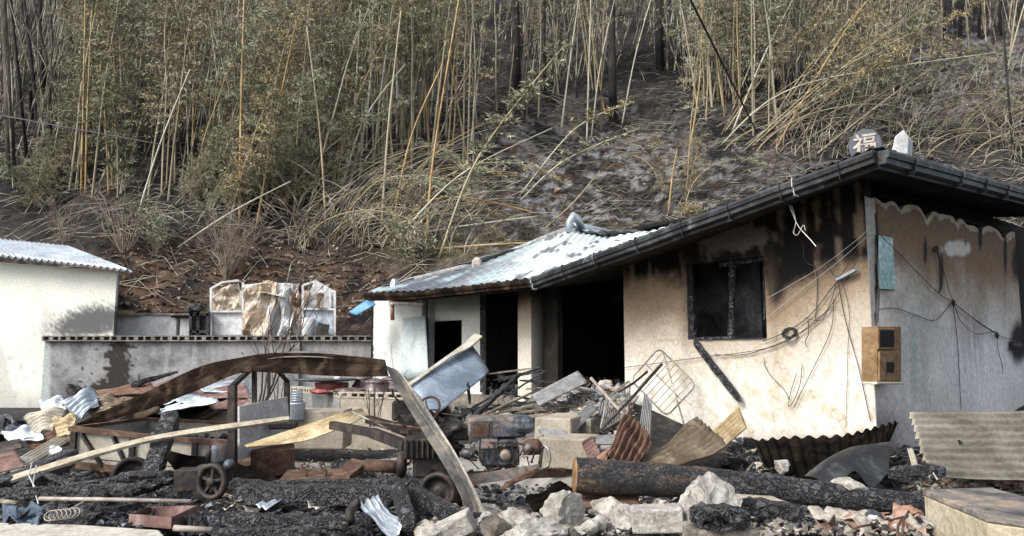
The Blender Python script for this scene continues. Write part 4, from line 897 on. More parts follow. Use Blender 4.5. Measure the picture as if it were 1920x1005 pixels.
# tall trees
def tree(px, py, pts, r, m, label, grp, nbr=6, seed=0):
    b = H(px, py); rr = random.Random(seed); L = [b - Zv(.2)] + [P(x, y, b.y) for x, y in pts]; L.append(L[-1] + (L[-1] - L[-2]) * .4)
    o = thing('tree', label, 'tree', b, grp); n = len(L) - 1; MB().tube(L, [r * (1.1 - .45 * i / n) for i in range(n + 1)], 9, jit=.1).build('trunk', m, o)
    for k in range(nbr):
        mb = MB()
        i = rr.randrange(0, n); p = lerp(L[i], L[i + 1], rr.random()); a = rr.choice((-1, 1)); q = p; pp = [p]; dz_ = rr.uniform(.1, .9)
        for s in range(4): q = q + Vector((a * rr.uniform(.15, .5), rr.uniform(-.3, .2), dz_ * rr.uniform(.2, .6))); pp.append(q)
        mb.tube(pp, [r * .22, r * .18, r * .13, r * .09, r * .04], 5); mb.build('branch', m, o)
tree(22, 345, [(15, 150), (8, 0)], .17, 'trunk', 'tall grey trunk at the far left edge of the slope', 'tall grey trunks', 7, 1)
tree(55, 330, [(35, 150), (20, 0)], .07, 'trunkdark', 'thin dark trunk beside the far left grey trunk', 'tall grey trunks', 5, 2)
tree(135, 245, [(128, 80), (118, 0)], .14, 'trunk', 'twin grey trunk above the outbuilding with forked neighbour', 'tall grey trunks', 5, 3)
tree(140, 240, [(136, 80), (131, 0)], .10, 'trunk', 'slimmer grey trunk touching the twin above the outbuilding', 'tall grey trunks', 3, 4)
tree(288, 165, [(262, 80), (232, 0)], .12, 'trunkdark', 'black burnt trunk leaning left over the thicket', 'tall grey trunks', 5, 5)
tree(310, 100, [(300, 40), (285, 0)], .09, 'trunk', 'forked grey trunk at the top of the thicket', 'tall grey trunks', 6, 6)
k_ = 0
for px, py in ((75, 290), (95, 270), (60, 230), (110, 220), (180, 150), (210, 120), (205, 60), (255, 90), (20, 200), (85, 180), (330, 60), (380, 50), (48, 130), (150, 110)):
    k_ += 1; tree(px, py, [(px - rd.uniform(0, 18), py - 130), (px - rd.uniform(5, 45), py - 280)], rd.uniform(.06, .11), rd.choice(['trunk', 'trunkdark']), 'slender dark trunk in the burnt wood upper left', 'slender trunks upper left', 6, k_ + 20)
for px, py, r, l in ((970, 190, .22, 'thick black trunk left of the dark gap'), (1022, 190, .10, 'thin black trunk in the dark gap'), (1150, 235, .20, 'thick black trunk right of the crossing pair'), (1238, 130, .22, 'black trunk at the top right of the gap'), (1448, 190, .24, 'thick black trunk inside the dense bamboo stand'), (1540, 90, .2, 'black trunk at the top above the roof corner'), (1006, 90, .12, 'small grey trunk at the top of the gap')):
    tree(px, py, [(px - 2, py - 110), (px - 3, py - 260)], r, 'trunkdark', l, 'black trunks on the slope', 4, px)
for px in (1770, 1800, 1835, 1875, 1905, 1700, 1640): tree(px, 60 + rd.uniform(-30, 30), [(px + 2, -60), (px + 4, -160)], rd.uniform(.06, .12), 'trunkdark', 'thin burnt trunk on the skyline of the upper right slope', 'burnt trunks upper right', 5, px)
tree(1900, 290, [(1890, 170), (1882, 60)], .045, 'trunkdark', 'spindly burnt sapling behind the right roof edge', 'burnt saplings', 6, 77)
# far thicket: culms and leaves of the wood higher up, one mass nobody could count
V = []; F = []; nculm = 0
mbt = MB(); cs = []; ds = []; rg = np.random.default_rng(5)
for k in range(3000):
    px = rg.uniform(-80, 2000); py = rg.uniform(-150, 190) if rg.random() < .65 else rg.uniform(100, 370)
    if py > 150 + 40 * math.sin(px / 40) and 840 < px < 1290: continue
    if py > 85 and px > 1700: continue
    if py > 230 and px > 820: continue
    if py > 250 and px > 600 and rg.random() < .5: continue
    g = H(px, max(py, -60)) if py > -60 else H(px, -60) + Vector((0, rg.uniform(0, 8), 4)); g.z = hz(g.x, g.y) - .1
    L = rg.uniform(6, 11); tx = rg.normal(.08, .20); ty = rg.normal(0, .1); r = rg.uniform(.016, .042)
    top = g + Vector((tx * L, ty * L, L)); mid = lerp(g, top, .5) + Vector((-tx * .5, 0, .1)); mbt.tube([g, mid, top], [r, r * .8, r * .35], 4, cap=False)
    if px > 140:
        for q in range(7):
            t = rg.uniform(.35, 1); c = lerp(g, top, t); a = rg.uniform(0, 6.28); d = Vector((math.cos(a), math.sin(a), .1)); cs.append(tuple(c + d * rg.uniform(.2, 1.1))); ds.append(tuple(d * .5))
tag(link('far_bamboo_culms', npmesh('far_bamboo_culms', np.array([tuple(v) for v in mbt.v]), np.array(mbt.f), 'culmmass', True)), 'mass of thin bamboo culms filling the upper slope', 'bamboo thicket', kind='stuff')
V, F = leaves(cs, ds, .17, .14, 12, .35, rg)
tag(link('far_bamboo_leaves', npmesh('far_bamboo_leaves', V, F, 'leaf')), 'mass of dull brown green bamboo leaves filling the upper slope', 'bamboo foliage', kind='stuff')
# tangles of bent dead culms, too many to count
def tangle(name, label, n, x0, x1, y0, y1, lr, dirs, seed):
    q_ = random.Random(seed); mb = MB()
    for k in range(n):
        g = H(q_.uniform(x0, x1), q_.uniform(y0, y1)); L = q_.uniform(*lr); a = q_.choice(dirs) + q_.gauss(0, .35); be = q_.uniform(.9, 2.1); al = q_.gauss(.1, .3); pts = []; p = g - Zv(.05); r = q_.uniform(.010, .026)
        for s in range(9):
            pts.append(p.copy()); an = al + be * (s / 8) ** .7; st = L / 8; p = p + Vector((math.cos(a) * math.sin(an), math.sin(a) * math.sin(an) * .5, math.cos(an))) * st; p.z = max(p.z, hz(p.x, p.y) + .03)
        mb.tube(pts, [r * (1 - .75 * s / 8) for s in range(9)], 4, cap=False)
    tag(link(name, npmesh(name, np.array([tuple(v) for v in mb.v]), np.array(mb.f), 'culmmass', True)), label, 'bamboo tangle', kind='stuff')
tangle('bent_bamboo_tangle', 'dense tangle of bent dead bamboo above the roof corner', 420, 1450, 1980, 150, 310, (1.8, 4.5), [0, 0, math.pi], 4)
tangle('bent_bamboo_tangle', 'dense tangle of bowed dead bamboo at the foot of the slope', 260, 540, 900, 370, 490, (1.5, 4.0), [0, 0, 0, math.pi], 5)
# fallen sticks and litter on the slope
mbt = MB(); mbl = MB()
for k in range(3200):
    px = rg.uniform(-50, 1960); py = rg.uniform(180, 600) if rg.random() < .7 else rg.uniform(60, 300)
    if py > 460 and rg.random() < .6: continue
    g = H(px, py); a = rg.normal(0, .55) + (math.pi if rg.random() < .35 else 0); L = rg.uniform(.5, 3.2) * (.6 if 210 < px < 700 and py > 430 else 1)
    q = g + Vector((math.cos(a) * L, math.sin(a) * L * .5, 0)); q.z = hz(q.x, q.y) + rg.uniform(.02, .5); mid = lerp(g, q, .5) + Zv(rg.uniform(.05, .4))
    mbt.tube([g + Zv(.02), mid, q], [.012, .010, .005], 4, cap=False)
tag(link('fallen_sticks', npmesh('fallen_sticks', np.array([tuple(v) for v in mbt.v]), np.array(mbt.f), 'culmmass', True)), 'litter of fallen bamboo sticks strewn over the burnt slope', 'fallen sticks', kind='stuff')
def chips(n, posfn, size, rg, flat=.6):
    """many small angular stones, each an irregular octahedron-like hull"""
    base = np.array([[1, 0, 0], [0, 1, 0], [-1, 0, 0], [0, -1, 0], [.35, .3, 1], [-.3, -.35, .9], [0, 0, -1]]); fac = np.array([[0, 1, 4], [1, 2, 4], [2, 5, 4], [2, 3, 5], [3, 0, 5], [0, 4, 5], [1, 0, 6], [2, 1, 6], [3, 2, 6], [0, 3, 6]])
    V = []; F = []
    for k in range(n):
        p = posfn(); 
        if p is None: continue
        s = size * math.exp(rg.normal(0, .45)); q = base * rg.uniform(.6, 1.2, base.shape) * np.array([s, s * rg.uniform(.4, 1), s * flat * rg.uniform(.5, 1)])
        e = np.array((Matrix.Rotation(rg.uniform(0, 6.28), 3, 'Z') @ Matrix.Rotation(rg.normal(0, .5), 3, 'X') @ Matrix.Rotation(rg.normal(0, .5), 3, 'Y')))
        F.append(fac + len(V) * 7); V.append(q @ e.T + np.array(p))
    return np.concatenate(V), np.concatenate(F)
def hillpos():
    if rg.random() < .7: g = H(rg.uniform(190, 720), rg.uniform(440, 600))
    else: g = H(rg.uniform(700, 1920), rg.uniform(200, 480))
    return (g.x, g.y, g.z + .02)
V, F = chips(8500, hillpos, .048, rg); F = F
tag(link('slope_rubble', npmesh('slope_rubble', V, F, 'hillstone' if 'hillstone' in MT else 'tile_ash')), 'brown stones and clods scattered over the dirt bank', 'rubble', kind='stuff')
def hillpos2():
    g = H(rg.uniform(560, 1960), rg.uniform(60, 470)); return (g.x, g.y, g.z + .01)
V, F = chips(7500, hillpos2, .05, rg, .5)
tag(link('slope_litter', npmesh('slope_litter', V, F, 'charrough')), 'black and ash grey clods littering the burnt slope', 'litter', kind='stuff')
# bare shrubs
def shrub(px, py, d, h, spread, label, m='twig', n=14, seed=0, group='bare shrubs', leaf=0, g=None, rad=.012, lm='leafgreen'):
    b = g if g is not None else H(px, py); rr = random.Random(seed); mb = MB(); tips = []
    def grow(p, dv, L, r, lev):
        pts = [p]; q = p; k = 5
        for s in range(k):
            dv = (dv + Vector((rr.gauss(0, .12), rr.gauss(0, .12), .05))).normalized(); q = q + dv * L / k; pts.append(q)
            if lev < 2 and s > 0 and rr.random() < .75: grow(q, (dv + Vector((rr.gauss(0, .6), rr.gauss(0, .5), .1))).normalized(), L * rr.uniform(.3, .55), r * .55, lev + 1)
        mb.tube(pts, [r * (1 - .75 * i / k) for i in range(k + 1)], 4, cap=False); tips.append(pts)
    for k in range(n):
        a = rr.uniform(0, 2 * math.pi); grow(b + Vector((math.cos(a) * .06, math.sin(a) * .06, 0)), Vector((math.cos(a) * spread * rr.random(), math.sin(a) * spread * rr.random(), 1)).normalized(), h * rr.uniform(.6, 1.05), rad, 0)
    o = thing('shrub', label, 'shrub', b, group); mb.build('branches', m, o)
    if leaf:
        cs = [tuple(rr.choice(rr.choice(tips)) - b) for _ in range(leaf)]; V, F = leaves(cs, [(0, 0, .2)] * len(cs), .14, .09, 6); link('foliage', npmesh('foliage', V, F, lm), o)
shrub(122, 455, 0, 1.5, 1.0, 'bare pale shrub above the outbuilding roof on the left', seed=1, n=16)
shrub(232, 480, 0, 2.0, 1.1, 'bare pale shrub between outbuilding roof and green shrub', seed=2, n=18, rad=.02)
shrub(290, 485, 0, 1.3, .8, 'small grey green shrub behind the outbuilding roof edge', seed=3, n=10, leaf=150, group='leafy shrubs')
shrub(425, 530, 0, 2.3, .55, 'dense twiggy bare shrub behind the ruined shed', seed=4, n=34, rad=.014)
shrub(590, 470, 0, 1.6, 1.0, 'low dark twiggy shrub right above the ruined shed', 'twigdark', 14, 5)
shrub(0, 0, 0, 2.4, .55, 'burnt bare tree rising from the yard in front of the block wall', 'twigdark', 4, 6, 'burnt yard shrubs', g=P(482, 770, 13.6), rad=.020)
shrub(0, 0, 0, 1.9, .35, 'thin bare shoots with dead buds in front of the ruined shed', 'twig', 3, 16, 'burnt yard shrubs', g=P(520, 760, 13.9), rad=.014)
shrub(0, 0, 0, .9, .5, 'small twiggy plant between the jar terrace and the tiller', 'twigdark', 7, 9, 'burnt yard shrubs', g=P(700, 800, 11.4), rad=.008)
shrub(770, 500, 0, .9, .9, 'grassy olive bush above the left end of the roof', seed=12, n=14, leaf=350, group='leafy shrubs', lm='leaf')
shrub(1300, 420, 0, .5, 1.2, 'dry grass tuft showing above the tiled roof', seed=13, n=16, leaf=250, group='leafy shrubs', lm='leaf')
# overhead cables
def cable(name, pts, r, m, label, cat='cable', sag=0):
    L = [V3(p) for p in pts]; out = []
    for a, b in zip(L[:-1], L[1:]):
        for k in range(8): t = k / 8; out.append(lerp(a, b, t) - Zv(sag * 4 * t * (1 - t)))
    out.append(L[-1]); return tag(MB().tube(out, r, 6).build(name, m), label, cat)
cable('cable', [(-60, 205, 15), (330, 276, 24)], .014, 'wire_pale', 'pale overhead wire crossing the thicket on the left')
cable('cable', [(1285, -20, 14), (1420, 250, 24)], .025, 'wire_black', 'black overhead cable slanting down at the top right')
# ------------------------------------------------------------------ on and against the house
def wire(name, pts, off, r, m, label, cat='wire', plane=None, group=None, n=4):
    pl = plane or FP; L = [pl(x, y, off + .02 * nz(x, y)) for x, y in pts]; out = []
    for i in range(len(L) - 1):
        p0 = L[max(i - 1, 0)]; p1 = L[i]; p2 = L[i + 1]; p3 = L[min(i + 2, len(L) - 1)]
        for k in range(n): f = k / n; out.append(.5 * ((2 * p1) + (p2 - p0) * f + (2 * p0 - 5 * p1 + 4 * p2 - p3) * f * f + (3 * p1 - p0 - 3 * p2 + p3) * f ** 3))
    out.append(L[-1]); return tag(MB().tube(out, r, 5).build(name, m), label, cat, group)
gw = 'burnt wires on the front wall'
wire('wire', [(1170, 689), (1300, 672), (1450, 650), (1530, 600), (1570, 555), (1625, 455)], .05, .0045, 'wire_black', 'longest burnt wire swooping from porch edge up to the corner', group=gw)
wire('wire', [(1430, 640), (1475, 622), (1520, 590), (1560, 540), (1575, 520)], .04, .0055, 'wire_black', 'thick burnt wire joining window corner and lamp plate', group=gw)
wire('wire', [(1338, 665), (1400, 664), (1470, 640), (1520, 612), (1560, 575)], .04, .005, 'wire_black', 'thin wire hanging low under the window corner', group=gw)
wire('wire', [(1505, 455), (1510, 490), (1530, 505), (1532, 560), (1528, 600)], .03, .0055, 'wire_black', 'crooked black conduit crack running down right of the window', group=gw)
wire('wire', [(1563, 560), (1560, 610), (1545, 650), (1520, 700), (1488, 765)], .04, .0045, 'wire_black', 'drooping wire ending in a pointed tip low on the wall', group=gw)
wire('wire', [(1504, 682), (1500, 720), (1488, 752), (1478, 762), (1484, 730), (1494, 700)], .04, .0045, 'wire_black', 'looped wire end dangling over the crackled plaster', group=gw)
wire('wire', [(1570, 520), (1585, 600), (1610, 690), (1632, 790)], .04, .005, 'wire_black', 'wire running from lamp plate to the wall corner foot', group=gw)
wire('wire', [(1568, 530), (1558, 565), (1540, 600), (1510, 596)], .05, .0045, 'wire_black', 'curled wire below the lamp plate', group=gw)
wire('wire', [(1438, 560), (1490, 530), (1540, 500), (1600, 455), (1628, 430)], .06, .004, 'wire_pale', 'fine pale wire slanting from window edge to corner', group=gw)
wire('wire', [(1445, 590), (1500, 545), (1560, 500), (1624, 445)], .06, .004, 'wire_pale', 'lower fine pale wire slanting from window edge to corner', group=gw)
wire('wire', [(1432, 670), (1436, 690), (1450, 710), (1470, 730), (1480, 750)], .03, .004, 'wire_black', 'short crack like wire under the window corner', group=gw)
wire('wire', [(1545, 485), (1570, 520), (1600, 480), (1618, 445)], .05, .0045, 'wire_black', 'wire crossing over the lamp plate', group=gw)
wire('wire', [(1515, 600), (1516, 625), (1510, 640), (1512, 650)], .05, .0055, 'wire_black', 'short dangling wire with a small knob', group=gw)
wire('wire', [(1575, 520), (1592, 580), (1590, 650), (1586, 800)], .03, .003, 'wire_black', 'thinnest wire hanging straight to the debris', group=gw)
tag(MB().lathe(FP(1480, 624, .05), [(.07, -.015), (.10, 0), (.07, .015), (.055, 0), (.07, -.015)], 14, (-.5, -.6, .6)).build('wire_coil', 'char'), 'black melted coil of wire fixed to the wall right of the window', 'wire coil')
lp = thing('lamp_plate', 'small grey lamp bracket plate hanging askew on the front wall', 'lamp', FP(1585, 517, .05)); MB().beam(FP(1570, 525, .05), FP(1606, 506, .09), .07, .03).build('plate', 'galvanised_sheet', lp)
# tangle hanging from the eave
t0 = lerp(K, E1, .27)
for k, pts in enumerate([[(1480, 385), (1490, 410), (1500, 428), (1520, 450), (1530, 462)], [(1484, 385), (1492, 415), (1488, 436), (1496, 440), (1506, 422), (1510, 432)]]):
    wire('cord', pts, .75, .006, 'rack_metal', ['knotted pale cord dangling from the eave end down right', 'knotted pale cord looped tight under the eave'][k], 'cord')
# burnt window strip
st = tag(beam_mb(FP(1302, 640, .06), FP(1388, 752, .10), .09, .05, up=NF, seed=4, rough=.25).build('window_strip', 'char'), 'charred window frame strip hanging diagonally down the front wall', 'frame strip')
# end wall
ge = 'burnt wires on the end wall'
wire('wire', [(1650, 440), (1700, 490), (1760, 550), (1785, 565), (1835, 605), (1880, 632), (1910, 636)], .05, .0055, 'wire_black', 'main burnt wire slanting across the end wall', plane=RP, group=ge)
wire('wire', [(1755, 470), (1770, 510), (1788, 565), (1830, 600), (1868, 625)], .06, .0045, 'wire_black', 'wire dropping from the wall hook to the junction', plane=RP, group=ge)
wire('wire', [(1787, 568), (1795, 640), (1798, 690), (1802, 770)], .03, .005, 'wire_black', 'wire hanging straight down the end wall', plane=RP, group=ge)
wire('wire', [(1648, 580), (1680, 578), (1720, 592), (1755, 600), (1785, 565)], .04, .005, 'wire_black', 'slack wire from meter box up to the junction', plane=RP, group=ge)
wire('wire', [(1790, 570), (1800, 600), (1830, 626), (1868, 622), (1870, 650), (1880, 690), (1878, 700)], .05, .005, 'wire_black', 'slack wire curling down at the right of the end wall', plane=RP, group=ge)
wire('wire', [(1641, 440), (1645, 500), (1648, 560), (1645, 605)], .05, .008, 'wire_black', 'bundle of burnt wire running down into the meter box', plane=RP, group=ge)
wire('wire', [(1755, 462), (1762, 490), (1764, 530), (1760, 550)], .05, .010, 'wire_black', 'burnt fabric strip hanging from the wall hook', plane=RP, group=ge)
for x, y, s, l in ((1788, 568, .045, 'charred knot of wire in the middle of the end wall'), (1869, 628, .04, 'charred knot of wire near the right edge of the end wall'), (1755, 467, .04, 'black burnt hook high on the end wall')):
    tag(rock_mb(RP(x, y, .06), (s, s, s * 1.2), x, 5, 2, .3).build('wire_knot', 'wire_black'), l, 'wire knot')
gl = tag(MB().hexa([RP(1647, 541, .02), RP(1679, 543, .02), RP(1679, 543, .05), RP(1647, 541, .05), RP(1647, 441, .02), RP(1674, 446, .02), RP(1674, 446, .05), RP(1647, 441, .05)]).build('glass_pane', 'teal_glass'), 'narrow teal glass pane standing high on the end wall', 'glass pane')
mbx = thing('meter_box', 'rusty brown electricity meter box hanging on the house corner', 'meter box', RP(1655, 720, .15))
o_ = .20
def rb(name, x0, y0, x1, y1, a, b, m, par=mbx, bev=.008):
    q = [RP(x0, y1, a), RP(x1, y1, a), RP(x1, y1, b), RP(x0, y1, b)]; 
    p00 = RP(x0, y1, b); p10 = RP(x1, y1, b); p11 = RP(x1, y0, b); p01 = RP(x0, y0, b); d = NR * (a - b)
    return MB().hexa([p00, p10, p10 + d, p00 + d, p01, p11, p11 + d, p01 + d]).build(name, m, par, bevel=bev)
rb('case', 1645, 612, 1690, 718, .02, o_, 'meter_rust')
fw = rb('window', 1647, 615, 1680, 655, o_ + .002, o_ + .025, 'meter_rust'); rb('glass', 1651, 619, 1677, 651, o_ + .027, o_ + .03, 'soot', fw, 0)
dr = rb('door', 1650, 659, 1688, 714, o_ + .002, o_ + .03, 'meter_rust'); rb('peephole', 1663, 679, 1677, 699, o_ + .031, o_ + .036, 'soot', dr, .004)
rb('sill', 1645, 716, 1694, 721, o_ - .1, o_ + .07, 'pale_sheet')
tag(rock_mb(RP(1908, 648, .12), (.16, .12, .10), 3, 6).build('junction_box', 'char'), 'charred junction box at the right edge of the end wall', 'junction box')
# wire racks
def rack(name, label, c, nrod, m='rack_metal', r=.009, loc=0):
    a, b, cc, e = [V3(p) for p in c]; ctr = (a + b + cc + e) / 4; t = thing(name, label, 'drying rack', ctr)
    def rc(p, q, s, k=.12): return lerp(p, q, k), lerp(p, s, k)
    L = []
    for p, q, s in ((a, e, b), (b, a, cc), (cc, b, e), (e, cc, a)):
        x, y = rc(p, q, s); L += [x, lerp(x, y, .5) + (p - lerp(x, y, .5)) * .45, y]
    L.append(L[0]); MB().tube(L, r * 1.4, 6, cap=False).build('frame', m, t)
    for k in range(1, nrod): f = k / nrod; MB().tube([lerp(a, b, f), lerp(e, cc, f)], r * .55, 5).build('rod', m, t)
    MB().tube([lerp(a, e, .5), lerp(b, cc, .5)], r * .8, 5).build('brace', m, t); return t
rk = rack('drying_rack', 'diamond tilted wire rack leaning on the cream front wall', [(1236, 652, 10.9), (1306, 722, 10.7), (1250, 781, 10.2), (1182, 712, 10.4)], 9)
MB().tube([P(1243, 660, 10.8), P(1284, 800, 10.2)], .012, 6).build('leg', 'rack_metal', rk)
rack('drying_rack', 'collapsed wire rack with many rods beside the porch rubble', [(1140, 745, 9.9), (1182, 712, 10.3), (1176, 778, 9.8), (1124, 812, 9.4)], 11)
for a, b, r, m, l in (((1108, 709, 10.2), (1198, 806, 9.4), .022, 'pipe_grey', 'pale pipe slanting down right through the wire racks'), ((1241, 683, 10.2), (1126, 806, 9.3), .018, 'iron', 'dark rod slanting down left across the wire racks'), ((1198, 766, 9.7), (1130, 808, 9.2), .016, 'iron', 'short dark rod with hooked end at the rack foot'), ((1214, 697, 10.4), (1160, 735, 9.9), .016, 'iron', 'dark rod poking out above the collapsed rack')):
    tag(MB().tube([P(*a), lerp(P(*a), P(*b), .5) - Zv(.02), P(*b)], r, 7).build('rod', m), l, 'rod')
for x, y, d in ((1241, 683, 10.2), (1214, 697, 10.4), (1198, 766, 9.7)): pass

# ------------------------------------------------------------------ steps, rubble chunks, blocks
def cbox(px0, py0, px1, py1, d, dep, rz=0): 
    a = P(px0, py0, d); b = P(px1, py1, d); c = (a + b) / 2; X = Vector((math.cos(rz), math.sin(rz), 0)); Y = Vector((-X.y, X.x, 0)); return c + Y * dep / 2, (abs(b.x - a.x), dep, abs(a.z - b.z)), X, Y
stp = thing('concrete_steps', 'pair of sandy concrete steps below the porch rubble', 'steps', P(1060, 870, 8.8))
c, s, X, Y = cbox(1008, 822, 1104, 880, 8.7, .6, -.35); MB().box(c, s, X, Y).build('step', 'step', stp, bevel=.02)
c, s, X, Y = cbox(1000, 784, 1072, 835, 9.3, .9, -.35); MB().box(c, s, X, Y).build('step', 'step', stp, bevel=.02)
MB().box(*[*cbox(1062, 785, 1110, 830, 9.6, .5, -.35)]).build('side_block', 'concdark', stp, bevel=.02)
def GH(px, py):
    r = ray(px, py); y = 3.0
    while y < 19:
        k = y / r.y
        if EYE + r.z * k < gh(r.x * k, y): break
        y += .08
    k = y / r.y; return Vector((r.x * k, y, gh(r.x * k, y)))
def chunk(px, py, wpx, hpx, d, m, label, seed, name='concrete_chunk', cat='concrete chunk', group=None, cuts=7, rough=.05, rot=0, dep=None):
    c = P(px, py, d); s = d / FPX; return tag(rock_mb(c, (wpx * s * .62, (dep or wpx) * s * .55, hpx * s * .62), seed, cuts, 4 if wpx > 50 else 3, rough, rot).build(name, m), label, cat, group)
chunk(1318, 950, 125, 105, 5.9, 'concrete', 'largest peaked concrete chunk in the foreground rubble', 21, rough=.09, cuts=9, rot=.4)
o = MB().box(P(1232, 972, 5.7), (.36, .22, .17), (1, -.15, .05), (.15, 1, 0)).build('concrete_chunk', 'concrete', bevel=.015); tag(o, 'squared grey concrete block piece beside the peaked chunk', 'concrete chunk')
chunk(1170, 968, 110, 60, 5.9, 'concrete', 'flat broken concrete chunk left of the squared piece', 23, rough=.1)
chunk(1056, 960, 70, 75, 5.8, 'concrete', 'upright jagged concrete chunk below the log end', 24, rough=.09)
chunk(968, 972, 84, 46, 5.9, 'concrete', 'wide pale concrete chunk left of the upright one', 25, rough=.08)
chunk(1000, 996, 110, 40, 5.5, 'concrete', 'low pale concrete chunk at the bottom edge below the log', 26, rough=.1)
o = MB().box(P(850, 990, 5.8), (.30, .16, .14), (1, -.1, .5), (.1, 1, .2)).build('concrete_chunk', 'concrete', bevel=.012); tag(o, 'tilted concrete slab piece near the channel foot', 'concrete chunk')
chunk(800, 1000, 60, 34, 5.8, 'concrete', 'pale concrete lump at the foot of the charred post', 28, rough=.1)
chunk(1468, 873, 36, 26, 7.7, 'concrete', 'small grey concrete chunk in front of the black sheet', 29)
chunk(1590, 915, 56, 34, 6.9, 'concrete', 'grey chunk lying under the bent gutter sheet', 30)
chunk(1115, 905, 40, 22, 7.3, 'concdark', 'smoky chunk tucked beneath the log end', 31)
chunk(1430, 938, 120, 24, 6.5, 'step', 'rounded tan stone slab half buried behind the charred log piece', 33, 'stone_slab', 'stone slab', rough=.03)
chunk(930, 985, 50, 46, 5.6, 'concdark', 'smoky chunk between the channel foot and the pale chunks', 34)
bs_ = thing('charred_stump', 'charred block stump with pale underside at the bottom edge', 'stump', P(1345, 1000, 5.3)); beam_mb((1294, 966, 5.2), (1404, 972, 5.15), .26, .13, seed=8, rough=.45, seg=22).build('charred_top', 'char', bs_); MB().box(P(1350, 1008, 5.25), (.44, .3, .16)).build('base', 'concdark', bs_, bevel=.02)
# big block lower right
zt2 = .53; tp = [G(1731, 918, zt2), G(1850, 966, zt2), G(1990, 985, zt2), G(2010, 955, zt2), G(1858, 914, zt2)]
bk = thing('concrete_block', 'large sandy concrete block with scorched slab top at the lower right', 'block', (tp[1].x, tp[1].y, 0))
def prism(name, top, z0, m, par, bev=.015):
    k = len(top); v = [Vector((p.x, p.y, z0)) for p in top] + list(top); return MB().add(v, [tuple(range(k))[::-1], tuple(range(k, 2 * k))] + [(i, (i + 1) % k, (i + 1) % k + k, i + k) for i in range(k)]).build(name, m, par, bevel=bev)
prism('body', [p - Zv(.045) for p in tp], -.05, 'blockyellow', bk)
ctr = sum(tp, Vector()) / 5; prism('slab_top', [ctr + (p - ctr) * 1.015 for p in tp], zt2 - .043, 'blocktop', bk, .008)
kb = [G(-260, 990, .20), G(120, 1012, .20), G(330, 1030, .20), G(300, 993, .20), G(150, 983, .20), G(-260, 972, .20)]
tag(prism('kerb', kb, -.1, 'kerb', None, .02), 'rough pale concrete kerb across the lower left edge', 'kerb')

# ------------------------------------------------------------------ the long bent channel
ch = thing('bent_channel', 'long scorched metal channel arched over the trailer and bent down in the middle', 'metal channel', P(890, 965, 7.3))
pf = lambda u: float(np.interp(u, [0, .3, .38, .5, .58, .72, .8, 1], [0, .10, .085, .03, .055, .02, .045, -.01]))
ribbon_mb([((140, 804, 10.9), (160, 808, 10.7)), ((165, 791, 10.8), (205, 788, 10.5)), ((275, 740, 10.4), (278, 766, 10.0)), ((372, 690, 10.0), (378, 727, 9.6)), ((446, 679, 9.7), (450, 698, 9.3)), ((520, 664, 9.6), (520, 698, 9.2)), ((600, 661, 9.1), (600, 703, 8.8)), ((665, 669, 8.6), (665, 705, 8.3)), ((724, 684, 8.2), (728, 704, 7.9))], 12, pf).build('arched_length', 'dark_channel', ch, solid=.006)
ribbon_mb([((722, 685, 8.2), (757, 706, 7.9)), ((748, 735, 7.9), (783, 740, 7.7)), ((789, 803, 7.5), (826, 803, 7.3)), ((832, 872, 7.2), (866, 868, 7.05)), ((864, 930, 7.0), (899, 935, 6.9)), ((869, 962, 6.95), (909, 960, 6.85))], 12, pf).build('bent_leg', 'grey_channel', ch, solid=.006)
ribbon_mb([((165, 790, 10.78), (170, 792, 10.75)), ((275, 739, 10.38), (275, 743, 10.32)), ((372, 689, 9.98), (373, 694, 9.9)), ((446, 678, 9.68), (447, 684, 9.6)), ((520, 662, 9.55), (520, 671, 9.35)), ((600, 659, 9.05), (600, 670, 8.85)), ((665, 667, 8.55), (665, 677, 8.4)), ((724, 682, 8.15), (725, 688, 8.05))], 3, None, 6).build('highlight_strip', 'grey_channel', ch, solid=.006)  # paler strip drawn as the highlight along the arched edge
# leaning blue-grey panel
lpn = thing('leaning_panel', 'blue grey ribbed metal panel leaning against the porch rubble', 'metal panel', P(814, 774, 10))
sheet_mb([(768, 722, 10.6), (814, 778, 10.0), (917, 698, 11.6), (884, 646, 12.2)], waves=22, amp=.004, nv=10, per=4, crumple=.03, cs=1).build('panel', 'blue_grey_sheet', lpn, solid=.02)
ribbon_mb([((766, 719, 10.6), (769, 724, 10.5)), ((838, 668, 11.5), (842, 672, 11.4)), ((868, 646, 12.0), (880, 652, 11.8)), ((890, 626, 12.3), (905, 631, 12.1))], 3, None).build('flange', 'pale_sheet', lpn, solid=.02)

# ------------------------------------------------------------------ trailer
TA, TB, TD, TE_ = P(133, 803, 9.4), P(437, 830, 9.0), P(545, 800, 10.3), P(274, 785, 10.7)
tr = thing('farm_trailer', 'burnt farm trailer with rusty rim and tall posts under the bent channel', 'trailer', (TA.x, TA.y, .1))
def quadpanel(name, p, q, h, m, par, th=.03, zoff=0): return MB().hexa([p - Zv(h) + Zv(zoff), q - Zv(h) + Zv(zoff), q - Zv(h) + Zv(zoff) + (TD - TB).normalized() * th, p - Zv(h) + Zv(zoff) + (TD - TB).normalized() * th, p + Zv(zoff), q + Zv(zoff), q + Zv(zoff) + (TD - TB).normalized() * th, p + Zv(zoff) + (TD - TB).normalized() * th]).build(name, m, par)
ins = lambda p, q, t: lerp(p, q, t)
quadpanel('side_panel', ins(TA, TB, .02) - Zv(.02), ins(TA, TB, .98) - Zv(.02), .36, 'trailer_panel', tr)
quadpanel('side_panel', TE_, TD, .36, 'trailer_panel', tr)
